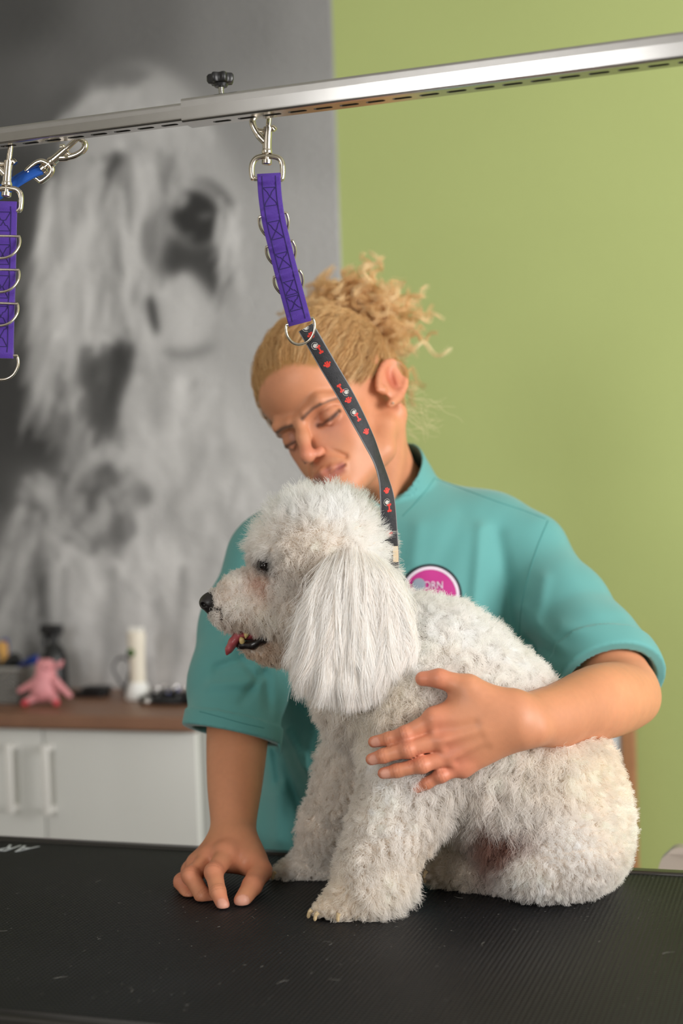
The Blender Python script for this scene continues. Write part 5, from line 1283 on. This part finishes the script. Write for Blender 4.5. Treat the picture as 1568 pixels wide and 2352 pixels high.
gw = onto((HO + HS * (gd.reshape(-1, 3) @ HM.T)), np.repeat(.0010 + _h.random(NG)[:, None] ** 1.3 * (.010 * np.interp(t, [0, .3, 1], [.12, .75, 1.0]))[None, :], 1, 0).ravel()).reshape(NG, KP, 3)
T3 = np.gradient(gw, axis=1); T3 /= np.linalg.norm(T3, axis=2, keepdims=True) + 1e-9
ctr = hp(0, -.018, .03); Nn = gw - ctr; Nn /= np.linalg.norm(Nn, axis=2, keepdims=True); B3 = np.cross(T3, Nn)
def grow(gw, B3, Nn, nper, spread, wav, freq, rng, ampc, phase):
    n_, k, _ = gw.shape; idx = np.repeat(np.arange(n_), nper); L = np.linalg.norm(np.diff(gw, axis=1), axis=2).sum(1)
    ph = (phase + rng.normal(0, .5, n_))[idx] + rng.normal(0, .35, len(idx)); fr = (freq * rng.uniform(.9, 1.12, n_) * L)[idx]
    s_ = np.linspace(0, 1, k)[None]
    a = wav * rng.uniform(.5, 1.3, n_)[idx][:, None] * ampc[None]
    o1 = rng.normal(0, spread, len(idx)); o2 = np.abs(rng.normal(0, spread * .5, len(idx)))
    pt = gw[idx] + B3[idx] * (a * np.sin(s_ * fr[:, None] * 6.28 + ph[:, None]) + o1[:, None] * (1 - .3 * s_))[..., None] + Nn[idx] * (a * .55 * (np.cos(s_ * fr[:, None] * 6.28 + ph[:, None]) + 1) + o2[:, None])[..., None]
    return pt, idx
pts, idx = grow(gw, B3, Nn, 6, .0017, .0046, 30, _h, amp, vnoise(rt_ * 26, 12) * 5)
shade = (.22 * vnoise(rt_ * 170, 3) + _h.normal(0, .10, NG))[idx] + _h.normal(0, .06, len(idx))
C0 = np.array(srgb(228, 186, 126)); C1 = np.array(srgb(250, 228, 180)); C2 = np.array(srgb(178, 132, 82)); C0, C1, C2 = C0 ** .85, C1 ** .85, C2 ** .9
mixc = np.clip(.45 + shade - .5 * np.clip(1 - hl / .02, 0, 1)[idx] * (_h.random(len(idx)) < .5), 0, 1)[:, None]
col = np.where(mixc > .5, C0 + (C1 - C0) * (mixc - .5) * 2, C2 + (C0 - C2) * mixc * 2)
strands('hair', pts, np.interp(t, [0, .8, 1], [.00013, .00013, .0001]), m_hair, per, col)
# curls above the tie
NC = 640; KP2 = 30; t2 = np.linspace(0, 1, KP2)
base = TB + _h.normal(0, .010, (NC, 3)) * [1, .6, .6]
dr = _h.normal(0, 1, (NC, 3)) * [.75, .62, .62] + np.array([.06, -.46, .70]); dr /= np.linalg.norm(dr, axis=1, keepdims=True)
LL = _h.uniform(.04, .112, NC)
e1 = np.cross(dr, [.3, .8, .5]); e1 /= np.linalg.norm(e1, axis=1, keepdims=True); e2 = np.cross(dr, e1)
an = _h.uniform(0, 6.28, NC)[:, None] + _h.choice([-1, 1], NC)[:, None] * (LL[:, None] * t2[None]) * 6.28 / _h.uniform(.018, .034, NC)[:, None]
cr_ = _h.uniform(.004, .009, NC)[:, None] * np.clip(t2 * 4, 0, 1)[None]
path = base[:, None] + dr[:, None] * (LL[:, None] * t2[None])[..., None] * 1.0 + e1[:, None] * (cr_ * np.cos(an))[..., None] + e2[:, None] * (cr_ * np.sin(an))[..., None]
path[..., 2] -= (.018 * (t2 ** 2))[None] * _h.uniform(0, 1.4, NC)[:, None]; path[..., 1] -= .010 * t2[None] ** 2
g2 = HO + HS * (path @ HM.T)
nper = 22; idx2 = np.repeat(np.arange(NC), nper)
o_ = _h.normal(0, .0013, (len(idx2), 1, 3)) * (1 + .5 * t2[None, :, None]); ln_ = _h.uniform(.0, .35, len(idx2))
jit = np.cumsum(_h.normal(0, .00016, (len(idx2), KP2, 3)), 1)
pts2 = g2[idx2] + o_ + jit
shade = _h.normal(0, .2, NC)[idx2] + _h.normal(0, .07, len(idx2)); mixc = np.clip(.55 + shade, 0, 1)[:, None]
col2 = np.where(mixc > .5, C0 + (C1 - C0) * (mixc - .5) * 2, C2 + (C0 - C2) * mixc * 2)
strands('curls', pts2, np.interp(t2, [0, .8, 1], [.00017, .00015, .0001]), m_hair, per, col2)
# loose wisps at the nape and temple
NW = 90; k = 12; tw = np.linspace(0, 1, k)
r0 = np.where(_h.random((NW, 1)) < .6, np.array([[.045, -.085, -.035]]) + _h.normal(0, .014, (NW, 3)), np.array([[.02, -.1, .05]]) + _h.normal(0, .03, (NW, 3)))
dw = np.array([.25, -.6, -.55]) + _h.normal(0, .45, (NW, 3)); dw /= np.linalg.norm(dw, axis=1, keepdims=True); Lw = _h.uniform(.02, .055, NW)
pw = r0[:, None] + dw[:, None] * (Lw[:, None] * tw[None])[..., None] + .003 * np.stack([np.sin(tw[None] * 9 + _h.uniform(0, 6, (NW, 1))), np.cos(tw[None] * 8 + _h.uniform(0, 6, (NW, 1))), np.sin(tw[None] * 7 + _h.uniform(0, 6, (NW, 1)))], -1) * tw[None, :, None]
strands('wisps', HO + HS * (pw @ HM.T), np.interp(tw, [0, 1], [.00014, .00008]), m_hair, per, np.tile(C1, (NW, 1)))

# ------------------------------------------------------------------ the printed lead from the strap ring to the dog's neck
ld = thing('dog_lead', 'black lead printed with red paws and bones, running from purple strap to dog', 'lead')
LP = [(702, 752, 1.372, 35, 0), (722, 786, 1.376, 35, 0), (752, 838, 1.384, 33, 8), (790, 902, 1.394, 31, 18), (822, 962, 1.404, 29, 30), (846, 1010, 1.410, 27, 45), (866, 1056, 1.416, 22, 62), (880, 1100, 1.421, 20, 55), (888, 1140, 1.425, 26, 30), (892, 1185, 1.430, 30, 12), (895, 1235, 1.435, 31, 4), (898, 1285, 1.440, 31, 0), (893, 1340, 1.445, 31, 0)]
lc = catmull([(x, y, d, a) for x, y, d, w_, a in LP], 10); lp = np.array([P(*r[:3]) for r in lc])
T = np.gradient(lp, axis=0); T /= np.linalg.norm(T, axis=1, keepdims=True)
wd_ = []
for i in range(len(lp)):
    u = CR - T[i] * (CR @ T[i]); u /= np.linalg.norm(u); f_ = np.cross(T[i], u); f_ *= np.sign(f_ @ -CF); a = math.radians(lc[i][3]); wd_.append(u * math.cos(a) - f_ * math.sin(a))
wd_ = np.array(wd_); LWD = .0146
m_ld = mat('black_lead', srgb(40, 40, 44), 0.6, bump=(1200, 0.6, 0.0006), noise=(260, .35)); m_le = mat('lead_worn_edge', srgb(128, 128, 130), 0.85)
ribbon(lp, wd_, LWD, .0022).build('webbing', m_ld, ld)
nf = np.cross(T, wd_); nf = nf * np.sign((nf @ -CF))[:, None]
for s in (-1, 1): MB().tube([lp[i] + wd_[i] * s * LWD * .5 for i in range(len(lp))], .0009, 6).build('frayed_edge', m_le, ld)
_s = np.r_[0, np.cumsum(np.linalg.norm(np.diff(lp, axis=0), axis=1))]
def on_lead(s, v):
    q = np.array([np.interp(s, _s, lp[:, k]) for k in range(3)]); w_ = np.array([np.interp(s, _s, wd_[:, k]) for k in range(3)]); n_ = np.array([np.interp(s, _s, nf[:, k]) for k in range(3)])
    return q + w_ / np.linalg.norm(w_) * v + n_ / np.linalg.norm(n_) * .0013
def flat(outlines, m, name):
    mb = MB()
    for o in outlines:
        n_ = len(o); c_ = np.mean(o, 0); mb.add([on_lead(*c_)] + [on_lead(*q) for q in o], [(0, i + 1, (i + 1) % n_ + 1) for i in range(n_)])
    return mb.build(name, m, ld, smooth=False)
circ = lambda s, v, a, b, n_=10: np.array([(s + a * math.cos(2 * math.pi * k / n_), v + b * math.sin(2 * math.pi * k / n_)) for k in range(n_)])
m_red = mat('print_red', srgb(206, 52, 40), .6); m_pw = mat('print_white', srgb(200, 198, 192), .6)
def paw(s, v=0, k=1.0): return [circ(s + .0012 * k, v, .0022 * k, .0026 * k)] + [circ(s - (.0022 - .0008 * abs(j)) * k * (1 if abs(j) < 1.2 else .3), v + j * .0019 * k, .0011 * k, .0010 * k) for j in (-1.6, -.55, .55, 1.6)]
def bone(s, v=0): return [np.array([(s - .0030, v - .0008), (s + .0030, v - .0008), (s + .0030, v + .0008), (s - .0030, v + .0008)])] + [circ(s + a * .0032, v + b * .0011, .0013, .0013) for a in (-1, 1) for b in (-1, 1)]
def near_y(y): return float(np.interp(y, lc[:, 1], _s))
for y, v in ((770, .001), (836, 0), (918, 0), (992, .001), (1126, 0), (1224, -.001)): flat(paw(near_y(y), v), m_red, 'paw_print')
for y, v in ((803, .001), (890, -.001), (958, 0), (1166, .001)): flat(bone(near_y(y), v), m_red, 'bone_print')
for y, v in ((752, 0), (792, -.001), (902, .002), (945, -.001), (1152, -.001)):
    s0 = near_y(y); MB().tube([on_lead(s0 + r * math.cos(a), v + r * math.sin(a)) for a, r in zip(np.linspace(0, 12.5, 40), np.linspace(.0008, .0040, 40))], .00018, 5).build('spiral_print', m_pw, ld)
    flat(paw(s0, v, .6), m_pw, 'small_paw_print')
# pale end tab where it loops into the coat
ribbon([lp[-1 - k] - CF * .002 + CR * .0045 for k in range(16, 8, -1)], [wd_[-1 - k] for k in range(16, 8, -1)], .0055, .002).build('end_tab', mat('tab_cream', srgb(226, 204, 172), .7), ld)

# ------------------------------------------------------------------ the dog's coat, grown last so that it can part around the hand
def part_around(pts):
    A = Sdf(); n_ = len(KN); armL(A); del KN[n_:]
    lo, hi = A.lo - .004, A.hi + .004
    box = ((pts > lo) & (pts < hi)).all(2)
    keep = np.ones(len(pts), bool)
    idx = np.argwhere(box); P_ = pts[box]
    o = np.lexsort((np.floor(P_[:, 2] / .03), np.floor(P_[:, 1] / .03), np.floor(P_[:, 0] / .03))); d = np.empty(len(P_)); g = np.zeros_like(P_)
    for i in range(0, len(o), 4000):
        q = P_[o[i:i + 4000]]; e = 2e-4; d0 = A(q); d[o[i:i + 4000]] = d0
        m_ = d0 < .0006
        if m_.any():
            qm = q[m_]; g[o[i:i + 4000][m_]] = np.stack([(A(qm + np.eye(3)[k] * e) - d0[m_]) / e for k in range(3)], 1)
    g /= np.linalg.norm(g, axis=1, keepdims=True) + 1e-9
    ins = d < .0006
    P_ = np.where(ins[:, None], P_ + g * (.0012 - d)[:, None], P_)
    pts = pts.copy(); pts[box] = P_
    deep = idx[ins & (d < -.0035)]; keep[deep[:, 0]] = False      # strands buried under the hand are pressed flat, out of sight
    root = idx[(idx[:, 1] == 0) & (d < .0)]; keep[root[:, 0]] = False
    return pts[keep], keep
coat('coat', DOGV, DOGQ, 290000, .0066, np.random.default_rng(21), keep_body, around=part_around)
